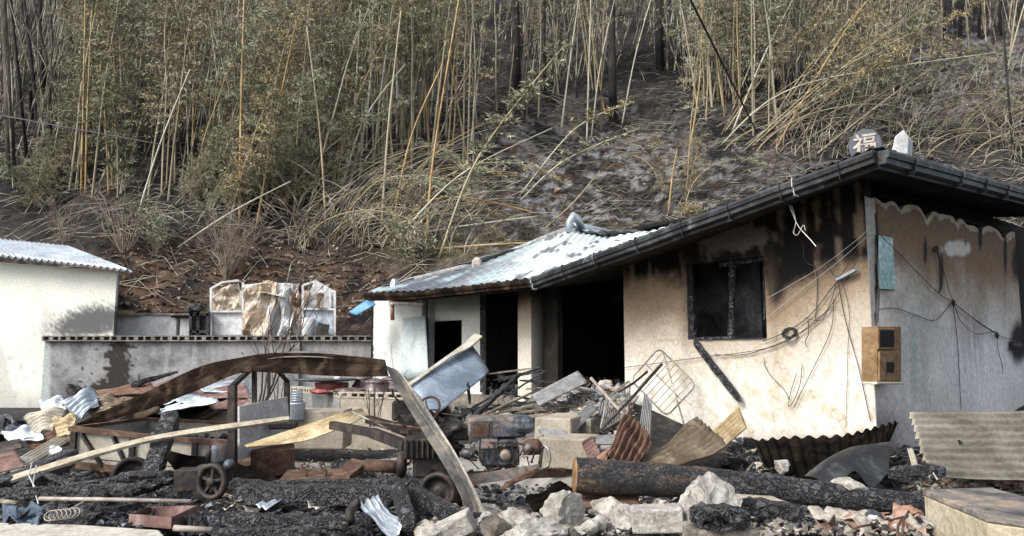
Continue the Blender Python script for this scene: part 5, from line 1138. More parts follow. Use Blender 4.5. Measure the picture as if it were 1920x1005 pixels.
MB().hexa([TA - Zv(.38), TA - Zv(.38) + Vector((.03, 0, 0)), TE_ - Zv(.38) + Vector((.03, 0, 0)), TE_ - Zv(.38), TA, TA + Vector((.03, 0, 0)), TE_ + Vector((.03, 0, 0)), TE_]).build('tail_panel', 'trailer_panel', tr)
MB().add([TA - Zv(.34), TB - Zv(.34), TD - Zv(.34), TE_ - Zv(.34)], [(0, 1, 2, 3)]).build('bed', 'rust_iron', tr, solid=.03)
rim = MB(); rim.beam(TA, lerp(TA, TB, .55) - Zv(.02), .09, .055); rim.beam(lerp(TA, TB, .55) - Zv(.02), TB, .09, .05); rim.beam(TA, TE_, .07, .04); rim.beam(TE_, TD, .05, .035)
rim.build('rim', 'rust_iron', tr)
fr = MB()
fr.beam(TA - Zv(.42), TB - Zv(.42), .06, .07); 
fr.build('chassis_rail', 'rust_iron', tr)
for t in (.03, .40, .78):
    p = lerp(TA, TB, t) - Vector((0, .03, 0)); MB().beam(p - Zv(.42), p - Zv(.03), .06, .04).build('stake', 'iron', tr)
for t0_, t1_ in ((.08, .22), (.28, .38)): MB().beam(lerp(TA, TB, t0_) - Zv(.05) - Vector((0, .03, 0)), lerp(TA, TB, t1_) - Zv(.40) - Vector((0, .03, 0)), .05, .03).build('brace', 'iron', tr)
def post(px, y0, y1, d, w_=.07, m='iron'): MB().beam(P(px, y1, d), P(px + (y1 - y0) * .0, y0, d), w_, w_ * .8, up=(1, 0, 0)).build('post', m, tr)
post(436, 722, 885, 8.95, .10); post(477, 692, 768, 9.6, .06); post(538, 712, 790, 10.2, .075); post(504, 690, 745, 10.9, .045)
mb = MB(); mb.beam(P(436, 724, 8.95), P(470, 692, 9.5), .05, .05); mb.build('post_brace', 'iron', tr); MB().beam(P(465, 690, 9.5), P(520, 694, 9.8), .06, .05).build('top_rail', 'iron', tr); MB().beam(P(520, 694, 9.8), P(538, 714, 10.2), .04, .04).build('post_brace', 'iron', tr)
hb = [P(447, 762, 9.1), P(537, 744, 10.15), P(543, 828, 10.15), P(447, 864, 9.1)]
MB().add(hb, [(0, 1, 2, 3)]).build('headboard', 'white_panel', tr, solid=.03)
MB().beam(P(440, 796, 8.95), P(532, 784, 10.0), .03, .04).build('headboard_rail', 'pale_sheet', tr)
MB().box(P(512, 860, 9.7), (.5, .8, .30), (1, .3, 0), (-.3, 1, 0)).build('tool_locker', 'rust_iron', tr, bevel=.01)
MB().box(P(532, 797, 9.6), (.33, .2, .09), (1, .1, 0), (-.1, 1, 0)).build('seat', 'iron', tr, bevel=.02)
def wheel(px, py, d, r, wd, axis, name, label=None, par=None, m='iron', spokes=0):
    c = P(px, py, d); par_ = par or thing(name, label, 'wheel', c); A_ = Vector(axis).normalized()
    tyre = MB(); tyre.lathe(c, [(r * .72, -wd * .4), (r * .9, -wd * .5), (r, -wd * .3), (r, wd * .3), (r * .9, wd * .5), (r * .72, wd * .4), (r * .72, -wd * .4)], 28, A_); nm = 'tyre' if par is None else name; ty = tyre.build(nm, m, par_)
    pr = ty if par is not None else par_
    if spokes:
        q = A_.to_track_quat('Z', 'Y'); sm = MB()
        for k in range(spokes): a = 2 * math.pi * k / spokes + .3; sm.beam(c, c + q @ Vector((math.cos(a), math.sin(a), 0)) * r * .76, r * .16, wd * .35, up=A_)
        sm.lathe(c, [(0, -wd * .5), (r * .24, -wd * .5), (r * .24, wd * .5), (0, wd * .5)], 14, A_); sm.build('rim', m, pr)
    else: MB().lathe(c, [(0, wd * .15), (r * .2, wd * .25), (r * .35, -wd * .1), (r * .72, wd * .1), (r * .74, wd * .3)], 24, A_).build('rim', m, pr)
    return par_
wheel(247, 892, 8.5, .20, .13, (.3, -.9, .45), 'loose_wheel', 'burnt wheel lying in the ash in front of the trailer', m='iron')
tag(beam_mb((323, 775, 8.9), (281, 898, 8.1), .19, .16, seed=5, rough=.22).build('charred_post', 'char'), 'thick charred post leaning on the trailer side', 'charred post')
tag(rock_mb(P(282, 902, 7.9), (.40, .22, .11), 41, 5, 4, .12).build('charred_log', 'char'), 'short rounded charred log under the leaning post', 'charred log')

# ------------------------------------------------------------------ belt compressor
cmz = thing('compressor', 'small burnt belt driven compressor with spoked pulley in the ash', 'compressor', P(390, 935, 7.3)); d = 7.3
MB().box(P(358, 898, d + .1), (.24, .22, .19), (1, .1, 0), (-.1, 1, 0)).build('base_box', 'iron', cmz, bevel=.008)
MB().lathe(P(409, 868, d + .05), [(.0, 0), (.075, 0), (.08, .03), (.08, .13), (.07, .16), (.03, .175), (0, .18)], 20).build('cylinder_head', 'engine_grey', cmz)
MB().lathe(P(391, 880, d), [(0, 0), (.025, 0), (.025, .10), (.032, .10), (.03, .17), (.012, .18), (.012, .22), (0, .22)], 12).build('valve', 'iron', cmz)
MB().box(P(412, 886, d + .08), (.20, .16, .16)).build('crankcase', 'iron', cmz, bevel=.02); MB().lathe(P(430, 872, d), [(0, -.03), (.05, -.03), (.05, .03), (0, .04)], 14, (1, -.3, 0)).build('oil_cap', 'engine_grey', cmz)
wheel(398, 903, d - .12, .165, .07, (-.35, -1, .05), 'pulley', par=cmz, m='iron', spokes=5)
c_ = P(386, 904, d + .0); MB().lathe(c_, [(.10, -.05), (.16, -.05), (.165, -.03), (.15, -.015), (.15, 0), (.165, .015), (.165, .03), (.1, .03)], 26, (-.35, -1, .05)).build('pulley_back', 'iron', cmz)

# ------------------------------------------------------------------ power tiller
tl = thing('power_tiller', 'burnt two wheel tractor with boxy engine and long handle bars', 'tractor', P(850, 945, 7.6)); d = 7.5
X_ = Vector((1, .12, 0)).normalized(); Y__ = Vector((-.12, 1, 0)).normalized()
def tb(name, x0, y0, x1, y1, dd, dep, m, bev=.015, par=None, X=X_, Y=Y__):
    a = P(x0, y0, dd); b = P(x1, y1, dd); return MB().box((a + b) / 2 + Y * dep / 2, (abs(b.x - a.x), dep, abs(a.z - b.z)), X, Y).build(name, m, par or tl, bevel=bev)
hd = tb('hood', 878, 783, 988, 822, d, .42, 'engine_pale', .03)
tb('grille', 886, 794, 918, 820, d - .035, .03, 'rust_iron', .004, hd); tb('grille_frame', 882, 790, 922, 824, d - .028, .03, 'engine_grey', .003, hd); tb('hood_panel', 928, 800, 975, 819, d - .03, .03, 'engine_grey', .006, hd)
tb('fuel_tank', 962, 781, 1003, 814, d - .04, .38, 'engine_grey', .05)
tb('engine_block', 903, 838, 975, 874, d - .02, .34, 'engine_grey', .02)
tb('radiator_cover', 902, 824, 934, 842, d - .05, .2, 'engine_pale', .01); tb('cylinder_cover', 936, 824, 972, 840, d - .04, .24, 'engine_grey', .02)
rc_ = random.Random(9)
for k in range(46):
    mb = MB()
    px_, py_ = rc_.uniform(880, 1008), rc_.uniform(824, 884); p_ = P(px_, py_, d - rc_.uniform(.02, .07))
    if k % 3 == 0: mb.lathe(p_, [(0, -.012), (.012, -.012), (.012, .01), (0, .012)], 7, (rc_.uniform(-.3, .3), -1, 0))
    elif k % 3 == 1: mb.box(p_, (rc_.uniform(.02, .06), .02, rc_.uniform(.015, .04)), (1, rc_.uniform(-.3, .3), rc_.uniform(-.4, .4)))
    else: mb.tube([p_, p_ + Vector((rc_.uniform(-.08, .08), -.02, rc_.uniform(-.06, .02))), p_ + Vector((rc_.uniform(-.1, .1), .02, rc_.uniform(-.1, .06)))], .006, 5)
    mb.build('fitting', ['iron', 'engine_grey', 'rust_iron', 'engine_pale'][k % 4], tl)
for k in range(26):
    mb = MB()
    px_, py_ = rc_.uniform(740, 860), rc_.uniform(760, 890); p_ = P(px_, py_, lerp(8.4, 7.55, (py_ - 760) / 130)); mb.box(p_, (rc_.uniform(.03, .09), .05, rc_.uniform(.02, .06)), (1, rc_.uniform(-.3, .3), rc_.uniform(-.5, .5))); mb.build('fitting', 'iron', tl)
tb('crankcase', 912, 868, 968, 884, d, .3, 'iron', .03)
mb = MB()
for k in range(7): a = P(905 + k * 11, 850, d - .04); mb.box(a, (.012, .03, .13), X_, Y__)
mb.build('cooling_fins', 'iron', tl)
mb = MB(); mb.lathe(P(948, 853, d - .05), [(0, -.05), (.045, -.05), (.055, -.03), (.055, .03), (.03, .04)][::-1], 18, (0, 1, 0)); mb.lathe(P(948, 853, d - .10), [(0, 0), (.02, 0), (.02, .03)], 10, (0, 1, 0)); mb.build('oil_filler', 'engine_pale', tl)
MB().lathe(P(998, 838, d - .02), [(0, -.08), (.06, -.08), (.075, -.04), (.075, .06), (.04, .09), (0, .09)], 20, (.9, -.35, .1)).build('air_filter', 'rust_iron', tl); MB().lathe(P(990, 840, d - .12), [(0, -.02), (.035, -.02), (.04, .02), (0, .03)], 14, (.3, -1, .1)).build('lamp', 'engine_pale', tl)
MB().tube([P(918, 830, d - .1), P(960, 828, d - .12), P(990, 836, d - .12), P(1002, 850, d - .1), P(996, 868, d - .1)], .010, 6).build('fuel_pipe', 'wire_black', tl)
MB().tube([P(868, 800, d), P(850, 805, d), P(842, 820, d + .05), P(850, 836, d + .1), P(870, 842, d + .1)], .035, 8).build('exhaust_pipe', 'iron', tl); MB().lathe(P(880, 852, d), [(0, -.09), (.045, -.08), (.055, 0), (.045, .08), (0, .09)], 14, (1, 0, -.3)).build('muffler', 'engine_grey', tl)
tb('air_box', 845, 798, 880, 826, d + .05, .3, 'iron', .02)
ap = [P(1010, 886, d), P(1016, 842, d), P(1021, 836, d), P(1028, 842, d - .02), P(1031, 862, d - .03), P(1027, 874, d - .03), P(1005, 884, d - .05), P(985, 896, d - .06)]
MB().tube(ap, .018, 8).build('bumper', 'rack_metal', tl)
for (a, b, w_, h_, m) in (((866, 902, d - .1), (1012, 880, d - .1), .06, .09, 'engine_pale'), ((860, 893, d + .3), (1060, 886, d + .2), .06, .08, 'rust_iron')): MB().beam(P(*a), P(*b), w_, h_).build('frame_rail', m, tl)
beam_mb((937, 917, d - .2), (1008, 880, d - .15), .05, .03, seed=3, rough=.3, taper=1.8).build('stand_leg', 'rust_iron', tl)
tb('transmission', 775, 830, 862, 898, d + .15, .35, 'iron', .03); tb('clutch_housing', 757, 822, 815, 862, d + .1, .3, 'iron', .02)
mb = MB()
for k in range(6): a = P(762 + k * 10, 842, d + .08); mb.box(a, (.016, .04, .17), X_, Y__)
mb.build('housing_ribs', 'iron', tl)
MB().lathe(P(752, 872, d + .2), [(0, -.05), (.10, -.04), (.12, 0), (.10, .05), (0, .06)], 18, (1, .1, 0)).build('brake_drum', 'iron', tl)
MB().tube([P(686, 872, d + .3), P(748, 876, d + .25)], .062, 12).build('axle_tube', 'rust_iron', tl)
wheel(822, 922, d - .02, .185, .12, (-.25, -1, .08), 'wheel', par=tl, m='iron')
wheel(850, 915, d + .55, .185, .12, (-.25, -1, .08), 'wheel', par=tl, m='iron')
for a, b, c in (((622, 797, 8.7), (700, 812, 8.2), (760, 835, 7.8)), ((690, 786, 9.0), (740, 800, 8.6), (800, 822, 8.0))):
    p, q, r_ = P(*a), P(*b), P(*c); o = MB(); o.beam(p, q, .07, .085); o.beam(q - (q - p).normalized() * .01, r_, .075, .10); o.build('handle_arm', 'iron', tl)
MB().tube([P(660, 772, 8.7), P(725, 803, 8.4)], .012, 6).build('control_rod', 'rack_metal', tl); MB().tube([P(690, 788, 8.5), P(820, 808, 7.9)], .012, 6).build('control_rod', 'rust_iron', tl)
tor = MB(); cc = P(802, 768, 8.6); q = Vector((-.45, -.8, .45)).normalized().to_track_quat('Z', 'Y'); tor.tube([cc + q @ Vector((math.cos(k * math.pi / 12) * .15, math.sin(k * math.pi / 12) * .15, 0)) for k in range(25)], .014, 8, cap=False)
for k in range(3): tor.tube([cc, cc + q @ Vector((math.cos(k * 2.1) * .15, math.sin(k * 2.1) * .15, 0))], .011, 6)
tor.tube([cc, cc + q @ Vector((0, 0, -.3))], .02, 8); tor.build('steering_wheel', 'rust_iron', tl)
tb('control_housing', 735, 752, 778, 790, 8.5, .2, 'iron', .03); tb('lever_box', 745, 778, 790, 812, 8.3, .2, 'iron', .02); MB().tube([P(750, 755, 8.4), P(738, 742, 8.4), P(735, 730, 8.5)], .012, 6).build('lever', 'iron', tl); MB().tube([P(770, 755, 8.4), P(775, 740, 8.4)], .012, 6).build('lever', 'iron', tl)
MB().hexa([P(522, 905, 8.0), P(665, 906, 7.9), P(690, 880, 8.4), P(540, 884, 8.6)] + [p + Zv(.02) for p in (P(522, 905, 8.0), P(665, 906, 7.9), P(690, 880, 8.4), P(540, 884, 8.6))]).build('footplate', 'rust_iron', tl)
MB().hexa([P(625, 898, 8.0), P(655, 903, 7.95), P(690, 876, 8.25), P(660, 868, 8.3)] + [p + Zv(.03) for p in (P(625, 893, 8.0), P(655, 898, 7.95), P(690, 871, 8.25), P(660, 863, 8.3))]).build('toolbox', 'rust_iron', tl, bevel=.01)
for px in (568, 604): MB().tube([P(px + 6, 897, 8.1), P(px + 8, 884, 8.1), P(px, 879, 8.1), P(px - 3, 871, 8.1), P(px + 4, 869, 8.1)], .014, 7).build('pedal', 'rust_iron', tl)
tag(rock_mb(P(644, 872, 8.6), (.14, .12, .11), 55, 6).build('charred_block', 'char'), 'charred block standing on the yard beside the axle tube', 'charred block')

# ------------------------------------------------------------------ corrugated sheets
def cs(label, c, m, **k): return sheet('corrugated_sheet', label, 'corrugated sheet', c, m, **k)
ribbon = ribbon_mb([((458, 836, 9.0), (463, 838, 8.8)), ((520, 815, 9.1), (560, 828, 8.7)), ((590, 792, 9.2), (612, 812, 8.7)), ((640, 775, 9.3), (655, 795, 8.8)), ((678, 767, 9.4), (690, 778, 9.0))], 48, lambda u: .012 * math.sin(u * 2 * math.pi * 7), 6)
tag(ribbon.build('corrugated_sheet', 'ochre_sheet', solid=.004), 'ochre scorched corrugated sheet lying across the trailer front', 'corrugated sheet')
cs('light grey corrugated sheet at the left top of the sheet pile', [(71, 752, 11.6), (81, 776, 11.2), (124, 771, 11.2), (120, 744, 11.7)], 'galvanised_sheet', waves=7, amp=.015, crumple=.04)
cs('bright bluish corrugated sheet folded over the pile', [(113, 758, 11.0), (152, 786, 10.7), (186, 760, 10.9), (180, 732, 11.3)], 'galvanised_sheet', waves=6, amp=.02, crumple=.06, archv=.06)
cs('dark folded sheet standing behind the bluish one', [(115, 754, 11.8), (172, 752, 11.6), (172, 733, 11.8), (133, 720, 12.0)], 'iron', waves=3, amp=.02, crumple=.08)
cs('grey and tan corrugated sheet drooping at the left of the pile', [(44, 782, 11.0), (70, 822, 10.6), (100, 806, 10.6), (128, 770, 11.0)], 'pale_sheet', waves=9, amp=.014, crumple=.06, archv=.08)
cs('tan bent corrugated sheet under the bluish one', [(99, 782, 10.7), (107, 821, 10.3), (134, 810, 10.3), (146, 780, 10.7)], 'ochre_sheet', waves=6, amp=.015, crumple=.06)
cs('rust edged sheet on top of the pile beside the charred stick', [(175, 736, 11.8), (192, 742, 11.2), (292, 734, 11.2), (282, 716, 12.0)], 'rusty_sheet', waves=6, amp=.018, crumple=.03)
cs('second rust edged sheet in the pile', [(184, 748, 11.6), (196, 754, 11.1), (296, 744, 11.1), (286, 738, 11.8)], 'red_rust_sheet', waves=6, amp=.018, crumple=.04)
cs('reddish flat sheet behind the arched channel', [(278, 728, 12.2), (300, 734, 11.4), (352, 720, 11.4), (338, 705, 12.4)], 'red_rust_sheet', waves=5, amp=.015)
cs('grey sheet in the middle of the pile under the rusty ones', [(186, 742, 11.4), (190, 764, 10.9), (275, 752, 11.0), (278, 738, 11.5)], 'scorched_sheet', waves=7, amp=.015, crumple=.05)
cs('mottled pinkish sheet lying below the grey one', [(192, 758, 11.0), (205, 790, 10.9), (255, 758, 11.0), (240, 748, 11.3)], 'red_rust_sheet', waves=5, amp=.015, crumple=.05)
cs('black sheet in the shade under the arched channel', [(235, 790, 11.0), (300, 812, 10.9), (420, 776, 11.0), (300, 745, 11.3)], 'black_sheet', waves=9, amp=.015, crumple=.06)
cs('brown corrugated sheet end showing above the trailer rim', [(225, 786, 10.95), (240, 798, 10.9), (300, 768, 10.9), (296, 758, 11.0)], 'scorched_sheet', waves=6, amp=.014)
cs('black sheet standing in for the shaded void between trailer and block wall', [(298, 772, 11.6), (310, 790, 11.3), (434, 786, 11.4), (432, 745, 12)], 'black_sheet', waves=9, amp=.015, crumple=.05)  # black sheet put in place of a dark void
cs('red and white flat sheet at the right of the pile', [(350, 734, 12.4), (372, 748, 11.6), (470, 744, 11.6), (460, 718, 12.6)], 'red_rust_sheet', waves=7, amp=.012, crumple=.03)
cs('upper whitish flat sheet at the right of the pile', [(366, 722, 12.6), (380, 734, 12.0), (474, 738, 12.0), (462, 714, 12.9)], 'galvanised_sheet', waves=8, amp=.014, crumple=.03)
cs('mauve corrugated sheet at the far left edge', [(-40, 860, 9.3), (-30, 892, 8.9), (46, 874, 9.0), (29, 845, 9.5)], 'red_rust_sheet', waves=8, amp=.013)
cs('pale creamy corrugated strip pointing up to the trailer corner', [(36, 860, 9.6), (50, 874, 9.4), (142, 818, 10.4), (131, 806, 10.6)], 'pale_sheet', waves=4, amp=.014, nv=6)
cs('dull grey sheet above the mauve one', [(-40, 838, 10.2), (-30, 855, 9.9), (44, 838, 10.0), (38, 824, 10.4)], 'iron', waves=5, amp=.013)
cs('small white scrap sheet near the trailer corner', [(78, 858, 9.9), (96, 862, 9.7), (116, 840, 9.8), (104, 836, 10.0)], 'white_panel', waves=3, amp=.012, crumple=.04)
cs('rusty scrap sheet poking out left of the trailer', [(45, 826, 10.6), (60, 842, 10.3), (135, 830, 10.2), (122, 806, 10.7)], 'rusty_sheet', waves=7, amp=.015, crumple=.08)
cs('curled black edged sheet under the trailer headboard', [(300, 845, 8.9), (330, 880, 8.5), (535, 905, 8.3), (440, 868, 8.8)], 'black_sheet', waves=12, amp=.012, crumple=.03)
cs('wide grey sheet edge sticking out under the arched channel', [(262, 764, 11.3), (300, 774, 10.9), (412, 752, 11.0), (360, 738, 11.6)], 'galvanised_sheet', waves=8, amp=.014, crumple=.04)
cs('brown sheet hanging over the middle of the pile', [(150, 762, 11.2), (176, 778, 10.8), (236, 770, 10.8), (224, 744, 11.3)], 'scorched_sheet', waves=6, amp=.015, crumple=.07, archv=.05)
cs('grey tin sheet lying lowest at the left of the trailer', [(0, 812, 10.9), (20, 828, 10.4), (84, 822, 10.4), (60, 800, 11.0)], 'galvanised_sheet', waves=6, amp=.013, crumple=.06)
cs('pinkish sheet fold showing behind the trailer post', [(388, 758, 11.6), (400, 770, 11.2), (470, 760, 11.2), (462, 744, 11.8)], 'red_rust_sheet', waves=6, amp=.014, crumple=.05)
# right hand sheets
cs('upright grey corrugated sheet torn to a point beside the racks', [(1196, 824, 9.0), (1220, 822, 9.0), (1222, 758, 9.2), (1208, 737, 9.3)], 'grey_slate_sheet', waves=6, amp=.012)
cs('rust red corrugated sheet folded behind the log', [(1128, 870, 8.1), (1192, 876, 8.0), (1222, 828, 8.3), (1174, 776, 8.8)], 'rusty_sheet', waves=6, amp=.018, crumple=.08, archu=.06)
cs('dark standing fold of the rusty sheets beside the upright grey one', [(1150, 838, 8.8), (1172, 826, 8.8), (1186, 790, 9.0), (1178, 772, 9.1)], 'red_rust_sheet', waves=4, amp=.014)
cs('faded pink corrugated scrap left of the rust red sheet', [(1090, 830, 8.6), (1106, 864, 8.3), (1126, 848, 8.3), (1110, 818, 8.7)], 'red_rust_sheet', waves=5, amp=.012)
cs('second pink scrap leaning on the log', [(1118, 858, 8.2), (1130, 872, 8.0), (1152, 850, 8.2), (1142, 842, 8.3)], 'clay_orange', waves=4, amp=.010)
cs('large brown scorched corrugated sheet curving up behind the log', [(1198, 862, 8.4), (1212, 880, 7.9), (1364, 832, 8.2), (1307, 782, 9.0)], 'scorched_sheet', waves=7, amp=.022, archv=-.05, crumple=.04, rag=.02)
cs('tan fan shaped corrugated sheet against the front wall', [(1336, 812, 9.2), (1362, 832, 8.8), (1400, 800, 9.0), (1386, 764, 9.5)], 'ochre_sheet', waves=5, amp=.018, rag=.04)
bs2 = ribbon_mb([((1413, 827, 8.9), (1432, 872, 8.0)), ((1480, 820, 8.9), (1500, 895, 7.7)), ((1574, 817, 8.7), (1580, 890, 7.6)), ((1640, 802, 8.5), (1640, 868, 7.8)), ((1684, 790, 8.4), (1662, 838, 7.9))], 6, None, 30)
for i, v in enumerate(bs2.v): r_ = i // 7; bs2.v[i] = (v[0], v[1] + .0, v[2] + .018 * math.sin(r_ * 2 * math.pi / 8))
tag(bs2.build('corrugated_sheet', 'black_sheet', solid=.004), 'corrugated sheet coloured black as the shade of its hollow below the house corner', 'corrugated sheet')  # shade inside the hollow is put into the black colour
gs = ribbon_mb([((1508, 893, 7.5), (1556, 917, 7.2)), ((1548, 862, 7.6), (1580, 900, 7.25)), ((1592, 840, 7.7), (1604, 884, 7.3)), ((1632, 833, 7.7), (1634, 914, 7.2)), ((1668, 829, 7.7), (1666, 885, 7.3))], 8, lambda u: .05 * math.sin(u * 3.1), 7)
tag(gs.build('bent_gutter_sheet', 'gutter_metal', solid=.006), 'bent dark grey gutter sheet in front of the black corrugated hollow', 'metal sheet')
MB
cs('long grey corrugated sheet leaning along the end wall', [(1742, 893, 7.5), (1704, 773, 8.3), (1990, 768, 8.6), (1990, 900, 7.8)], 'long_grey_sheet', waves=9, amp=.016, nv=30, rag=.012, per=7, archv=.02)
cs('torn whitish corrugated scrap with rusty edge beside the long sheet', [(1701, 842, 7.9), (1712, 842, 7.8), (1724, 880, 7.6), (1712, 882, 7.6)], 'pale_sheet', waves=3, amp=.012, rag=.05)
tag(rock_mb(P(1799, 829, 8.0), (.035, .02, .03), 5, 5, 2).build('burnt_clod', 'char'), 'small black burnt clod stuck on the long corrugated sheet', 'clod')
cs('black bent sheet under the left end of the log', [(984, 934, 7.3), (1003, 957, 7.0), (1088, 932, 7.1), (1062, 908, 7.5)], 'black_sheet', waves=5, amp=.015, crumple=.06)
cs('rust brown corrugated sheet flattened under the log', [(1072, 950, 6.7), (1104, 926, 7.1), (1196, 926, 7.1), (1200, 950, 6.7)], 'rusty_sheet', waves=8, amp=.014)
cs('pale grey slate sheet tilted on the porch rubble', [(998, 742, 10.9), (1010, 760, 10.4), (1101, 716, 10.8), (1084, 697, 11.3)], 'grey_slate_sheet', waves=6, amp=.016)
cs('grey slate sheet sliding down over the steps', [(1052, 808, 9.4), (1076, 810, 9.3), (1122, 765, 9.9), (1104, 759, 10.0)], 'grey_slate_sheet', waves=5, amp=.014)
cs('low grey slate sheet resting on the upper step', [(1002, 796, 9.5), (1022, 820, 9.0), (1068, 820, 9.0), (1050, 800, 9.4)], 'grey_slate_sheet', waves=5, amp=.014)
cs('grey slate scrap right of the steps', [(1112, 820, 9.0), (1118, 832, 8.8), (1152, 832, 8.8), (1158, 816, 9.1)], 'grey_slate_sheet', waves=4, amp=.014)
cs('small slate scrap propped up next to the pillar', [(980, 755, 11.2), (986, 768, 11.0), (1018, 746, 11.2), (1010, 738, 11.4)], 'grey_slate_sheet', waves=4, amp=.012)
cs('short slate scrap standing between the racks and the slate sheets', [(1120, 780, 10.0), (1140, 778, 10.0), (1142, 756, 10.2), (1126, 752, 10.3)], 'grey_slate_sheet', waves=4, amp=.012)
cs('small crumpled grey tin sheet at the bottom beside the charred post', [(670, 941, 6.7), (712, 934, 6.8), (756, 978, 6.3), (748, 1004, 6.1)], 'galvanised_sheet', waves=4, amp=.012, crumple=.05, archv=.05)
cs('flat grey scrap of tin on the charred beams', [(440, 945, 7.0), (480, 962, 6.8), (540, 925, 7.2), (520, 918, 7.3)], 'grey_channel', waves=3, amp=.008, crumple=.04)
cs('narrow bent strip of tin in the black debris', [(478, 948, 6.9), (500, 955, 6.8), (545, 925, 7.0), (530, 920, 7.1)], 'galvanised_sheet', waves=2, amp=.01)

# ------------------------------------------------------------------ log, beams, poles
lg = thing('fallen_log', 'long scorched log with a sawn brown end lying across the foreground', 'log', P(1080, 925, 7.2))
L = [P(1078, 892, 6.85), P(1180, 897, 6.87), P(1300, 903, 6.9), P(1420, 914, 6.92), P(1540, 926, 6.9), P(1650, 938, 6.85), P(1760, 948, 6.8)]; out = []
for i in range(len(L) - 1):
    for k in range(14): out.append(lerp(L[i], L[i + 1], k / 14))
m_ = MB(); m_.tube(out, [lerp(.158, .085, k / len(out)) * (1 + .05 * nz(k * .22, 2)) for k in range(len(out))], 26, cap=False)
for i, v in enumerate(m_.v):
    kk = i // 26; v = Vector(v); c0 = out[kk]; n_ = (v - c0); m_.v[i] = tuple(c0 + n_ * (1 + .07 * nz(kk * .35, (i % 26) * .8, 3) + .04 * S(20, 50, kk) * nz(kk * 1.4, (i % 26) * 1.1, 9)))
k0 = 34; vsA = m_.v[:26 * (k0 + 1)]; vsB = m_.v[26 * k0:]
for vs_, m2, nm_ in ((vsA, 'log', 'scorched_length'), (vsB, 'char', 'charred_length')):
    nn = len(vs_) // 26; MB().add(vs_, [(i * 26 + j, i * 26 + (j + 1) % 26, (i + 1) * 26 + (j + 1) % 26, (i + 1) * 26 + j) for i in range(nn - 1) for j in range(26)], m2 == 'log').build(nm_, m2, lg)
ax = (L[0] - L[1]).normalized(); MB().lathe(L[0] - ax * .01, [(.158, 0), (.150, .018), (.10, .02), (.0, .022)], 26, ax).build('sawn_end', 'logend', lg)
def bm(label, a, b, w_, h_, seed, m='char', name='charred_beam', cat='charred beam', group=None, **k): return tag(beam_mb(a, b, w_, h_, seed=seed, **k).build(name, m), label, cat, group)
bm('long thick charred beam lying across the centre foreground', (440, 926, 7.0), (765, 930, 7.1), .20, .17, 1, rough=.10)
bm('charred beam resting just behind the long central one', (500, 912, 7.6), (840, 905, 7.7), .14, .11, 2, rough=.10)
bm('upright charred stub between the crossed beams', (744, 908, 6.8), (768, 990, 6.2), .12, .11, 3, rough=.10)
bm('charred beam sloping down to the channel foot', (768, 920, 6.9), (862, 972, 6.4), .14, .12, 4, rough=.10)
bm('crumbling charred beam at the bottom centre', (420, 975, 6.3), (650, 988, 6.2), .15, .12, 5, 'char', rough=.4)
bm('second crumbling charred beam at the bottom left of the centre', (400, 1003, 6.0), (600, 1002, 6.0), .13, .10, 6, 'char', rough=.4)
bm('thick charred beam slanting up at the far left', (-30, 925, 7.6), (140, 850, 9.2), .16, .14, 7, rough=.10)
bm('charred beam crossing under the slanting one at the far left', (30, 925, 7.5), (135, 862, 8.8), .13, .12, 8, rough=.3)
bm('thin charred stick sloping right at the far left', (74, 885, 8.0), (152, 916, 7.6), .06, .05, 9, rough=.3)
bm('low charred beam lying flat across the left foreground', (-30, 928, 7.3), (265, 915, 7.5), .10, .10, 10, rough=.3)
bm('charred beam half sunk in embers left of the compressor', (120, 918, 7.4), (330, 888, 8.0), .12, .09, 11, rough=.35)
bm('blackened beam piece beside the compressor', (420, 905, 7.9), (520, 915, 7.6), .12, .1, 12, rough=.3)
bm('pointed charred stick lying on the sheet pile', (245, 722, 11.6), (334, 697, 11.9), .14, .10, 13, rough=.3, taper=.4)
bm('charred log piece lying in front of the long log on the right', (1382, 945, 6.2), (1548, 975, 5.9), .15, .13, 14, rough=.35)
bm('short charred log piece below the long grey sheet', (1670, 890, 7.1), (1768, 884, 7.2), .15, .13, 15, rough=.3)
bm('black stick propped against the pillar side of the rubble', (880, 790, 10.2), (975, 700, 12.0), .07, .05, 16, rough=.3)
for k in range(22):
    x = random.uniform(860, 1000); y = random.uniform(700, 790) if x > 900 else random.uniform(750, 800); dd = lerp(12.4, 10.2, (y - 690) / 110); a = random.gauss(.35, .5); L_ = random.uniform(.4, 1.1)
    p = P(x, y, dd); q = p + Vector((math.cos(a) * L_, random.uniform(-.3, .3), math.sin(a) * L_ * .5)); 
    o = beam_mb(p, q, random.uniform(.03, .07), random.uniform(.02, .04), seed=k, rough=.3, seg=8); tag(o.build('burnt_lath', random.choice(['char', 'charrough', 'wood', 'char'])), 'burnt lath lying in the black heap left of the pillar', 'lath', 'burnt laths in the porch heap')
tag(beam_mb((640, 800, 9.9), (950, 790, 9.6), .03, .03, seed=61, seg=10).build('thin_pole', 'wood') if False else beam_mb((860, 800, 9.9), (1000, 735, 11.4), .035, .03, seed=61, seg=12).build('thin_pole', 'wood'), 'thin weathered pole lying up the black heap to the pillar', 'pole')
rb_ = ribbon_mb([((-30, 910, 7.9), (-30, 920, 7.8)), ((90, 872, 8.1), (90, 882, 8.0)), ((200, 840, 8.3), (200, 849, 8.2)), ((300, 816, 8.4), (300, 824, 8.35)), ((420, 797, 8.5), (420, 806, 8.45)), ((542, 782, 8.8), (542, 788, 8.75))], 3, None, 8)
tag(rb_.build('long_batten', 'tanstrip', solid=.03), 'long thin tan batten curving from lower left across the trailer', 'batten')
tag(MB().tube([P(74, 935, 6.9), P(220, 937, 6.85), P(358, 940, 6.8)], .018, 8).build('metal_rod', 'pipe_grey'), 'pale rusty rod lying on the embers behind the tray', 'rod')
